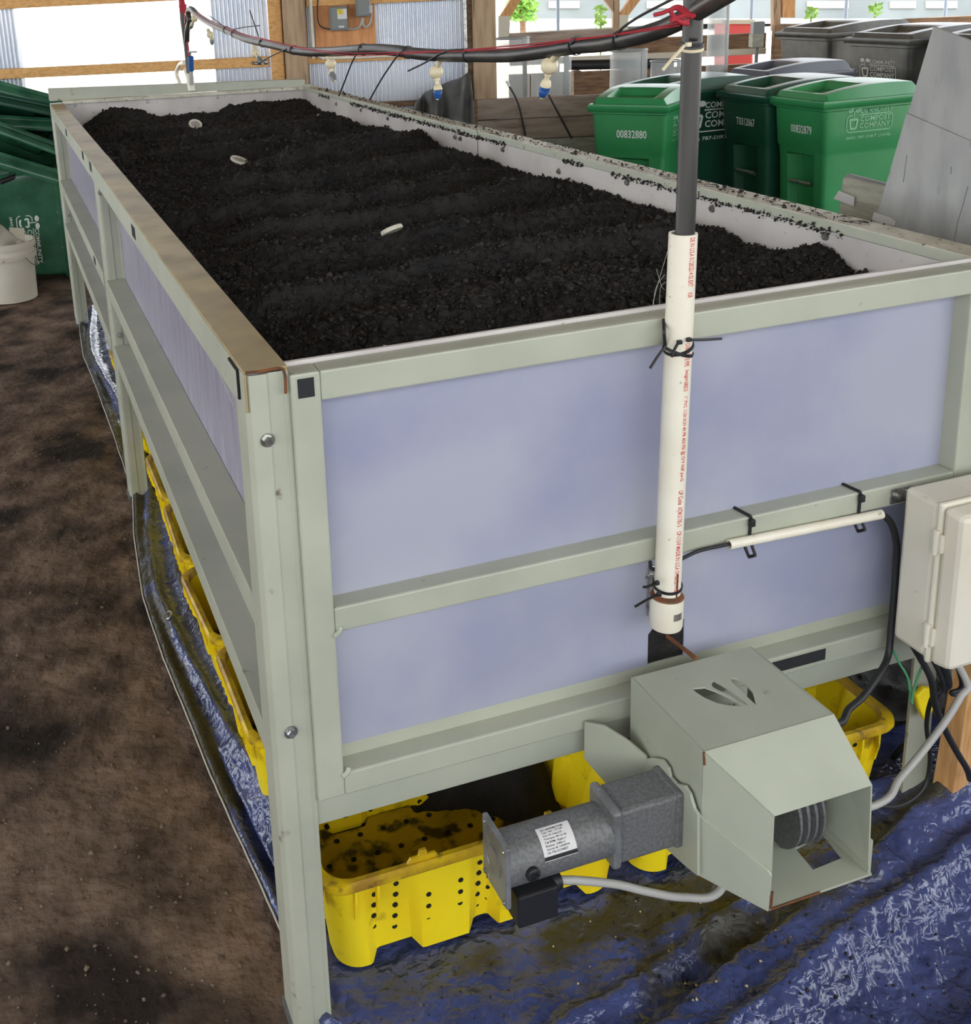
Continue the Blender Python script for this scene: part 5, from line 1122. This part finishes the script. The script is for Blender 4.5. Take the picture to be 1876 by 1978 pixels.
# carts and lids heaped at the left
Mx = Matrix(((0,0,1,-1.02),(-1,0,0,5.51),(0,-1,0,.36),(0,0,0,1)))
cart('wheeled_cart', 'old green cart lying on its back at the left, white lettering turned sideways', (0,0,0), 0, .56, .70, 1.08, 'gC', 'gC', None, True, lg=(-.075, .648, .42), group='carts heaped at the left', mtx=Mx)
for i, (u, v, y, rot, rx, m, lb) in enumerate(((60,330,5.15,22,-20,'gC','lowest green cart lid of the heap, sloping down behind the bed leg'),(45,288,5.25,26,-35,'gC','wide green cart lid with a pale glint in the middle of the heap'),(75,262,5.45,8,-25,'gC','green cart lid lying flatter with a bright pale edge in the heap'),(30,225,5.35,17,-30,'gB','dark green cart lid near the top of the heap'),(60,196,5.45,20,-15,'gC','topmost olive green cart lid pointing up left against the bright opening'))):
    p = at(u, v, Y=y); p.x -= .10
    t = thing('cart_lid', lb, 'lid', tuple(p), 0, 'cart lids heaped at the left'); t.rotation_euler = (math.radians(rx), math.radians(rot), math.radians(4*i-8))
    lid_mesh(.66, .46, 0, .06).build('shell', m, t, smooth=True, local=True, solid=.008, angle=25)
    for s in (-1, 1):
        mb = MB(); mb.box(-.30, .30, s*.20-.012, s*.20+.012, .03, .055); mb.build('rib', m, t, local=True, bevel=.006)
    mb = MB(); mb.tube([(.33,-.16,.0), (.33,.16,.0)], .016, 10); mb.build('hinge_bar', m, t, local=True, smooth=True)
for i, (a, b, y, lb) in enumerate((((0,352),(40,338),5.28,'left dark handle bar poking from the heap above the lying cart'),((92,362),(118,338),5.28,'right dark handle bar poking from the heap beside the bed leg'))):
    mb = MB(); mb.tube([at(*a, Y=y), at(*b, Y=y)], .018, 12); props(mb.build('handle_bar', 'black', None, smooth=True), lb, 'bar', 'handle bars in the left heap')
# white bucket
bp_ = at(26, 588, Z=0); bk = thing('bucket', 'white plastic bucket with a wire handle at the left edge', 'bucket', (bp_.x, bp_.y+.13, 0)); bc = Vector((bp_.x, bp_.y+.13, .003))
mb = MB(); mb.lathe([(.132,0),(.138,.004),(.142,.20),(.1455,.268),(.160,.270),(.162,.285),(.162,.300),(.150,.304),(.150,.335),(.162,.338),(.162,.372),(.154,.376),(.148,.37),(.146,.30),(.135,.02),(.001,.02)], bc, (0,0,1), 48); mb.v = [(x, y, bc.z+(z-bc.z)*.89) for x, y, z in mb.v]; mb.build('body', 'bucket', bk, smooth=True, angle=35)
mb = MB(); h0 = bc+Vector((.150,-.03,.285)); mb.tube(curve([bc+Vector((.085,-.128,.262)), bc+Vector((.125,-.13,.215)), bc+Vector((.155,-.06,.19)), bc+Vector((.162,.0,.20))]), .003, 6); mb.build('wire_handle', 'ebox', bk, smooth=True)
mb = MB(); mb.lathe([(.006,0),(.008,.004),(.003,.008)], bc+Vector((.158,-.045,.195)), (.9,-.4,0), 10); mb.build('handle_knob', 'bucket', bk, smooth=True)
mb = MB(); c0 = bc
def bagf(a, b): return (c0.x-.14+.24*a+.02*math.sin(9*b), c0.y-.02+.03*math.sin(6*a+4*b)+.012*math.sin(17*a), c0.z+.22+b*(.235-.14*abs(a-.36)*1.8)+.008*math.sin(14*a))
mb.grid(22, 18, bagf); props(mb.build('plastic_bag', 'bag', None, smooth=True, angle=180, solid=.004), 'crumpled dusty clear bag standing in the white bucket', 'bag')
mb = MB(); mb.hexa([bc+Vector(v) for v in ((.02,.02,.2),(.10,.02,.2),(.10,.03,.2),(.02,.03,.2),(.03,.01,.40),(.11,.01,.39),(.11,.02,.39),(.03,.02,.40))]); props(mb.build('card_scrap', 'lidwhite', None), 'pale card scrap standing behind the bag in the white bucket', 'card')

# leaning boards at the right
bd = thing('leaning_board', 'large scuffed grey board leaning upright beyond the right rim of the bed', 'board', (1.6, .3, 0)); XB = 1.60
tl = at(1800, 52, X=XB); b2 = at(1690, 430, X=XB); up_ = (tl-b2).normalized(); rt_ = Vector((0, -up_.z, up_.y)).normalized()
if rt_.y > 0: rt_ = -rt_
Wb = 1.0; low = tl-up_*2.2
k = (tl-up_*0).z; drop = (tl.z + (rt_*Wb).z)/up_.z            # length so the low right corner reaches the floor
def brd(a, b, w=0): p = tl+rt_*a-up_*b; return Vector((XB+w, p.y, p.z))
seam = .175
mb = MB(); mb.prism([(0,0),(Wb,0),(Wb,drop),(0,drop)], lambda a, b, w: brd(a, b, w), .004, .012); mb.build('back_sheet', 'sheet', bd)
mb = MB(); mb.prism([(.002,seam+.02),(Wb,seam-.01),(Wb,drop),(.002,drop)], lambda a, b, w: brd(a, b, w), -.002, .0035); mb.build('front_sheet', 'sheet', bd)
for pts in (((1870,360),(1862,390),(1850,430),(1843,470)),((1752,300),(1748,330),(1745,352)),((1838,322),(1837,336))):
    mb = MB(); mb.tube([at(u, v, X=XB-.0025) for u, v in pts], .0009, 5); mb.build('scratch', 'ebox', bd)
def tape(label, px, X, parent_label=None):
    q = [at(u, v, X=X) for u, v in px]; mb = MB(); mb.prism([(p.y, p.z) for p in q], lambda a, b, w: (X+w, a, b), -.003, .0); return props(mb.build('tape_strip', 'tape', None, bevel=.001), label, 'tape', 'silver tape pieces')
tape('silver tape piece at the lower left corner of the large grey board', [(1690,410),(1722,420),(1731,428),(1728,436),(1700,431),(1686,424)], XB-.004)
sb = thing('board_stack', 'stack of worn pale board offcuts standing left of the large grey board', 'board', (1.68, .75, 0))
for i, (dx, dv) in enumerate(((0,0),(.022,-6),(.044,-3))):
    X_ = 1.64+dx; q = [at(u, v+dv, X=X_) for u, v in ((1628+6*i,342),(1712,362),(1704,440),(1612+4*i,404))]; q = [(p.y, p.z) for p in q]; q[2] = (q[2][0], .0); q[3] = (q[3][0]+.05, .0)
    mb = MB(); mb.prism(q, lambda a, b, w: (X_+w, a, b), .0, .018); mb.build('offcut', 'card' if i == 0 else 'ebox', sb, bevel=.003)
tape('silver tape piece stuck on the pale board offcuts', [(1622,368),(1652,380),(1650,398),(1638,394),(1612,384)], 1.636)
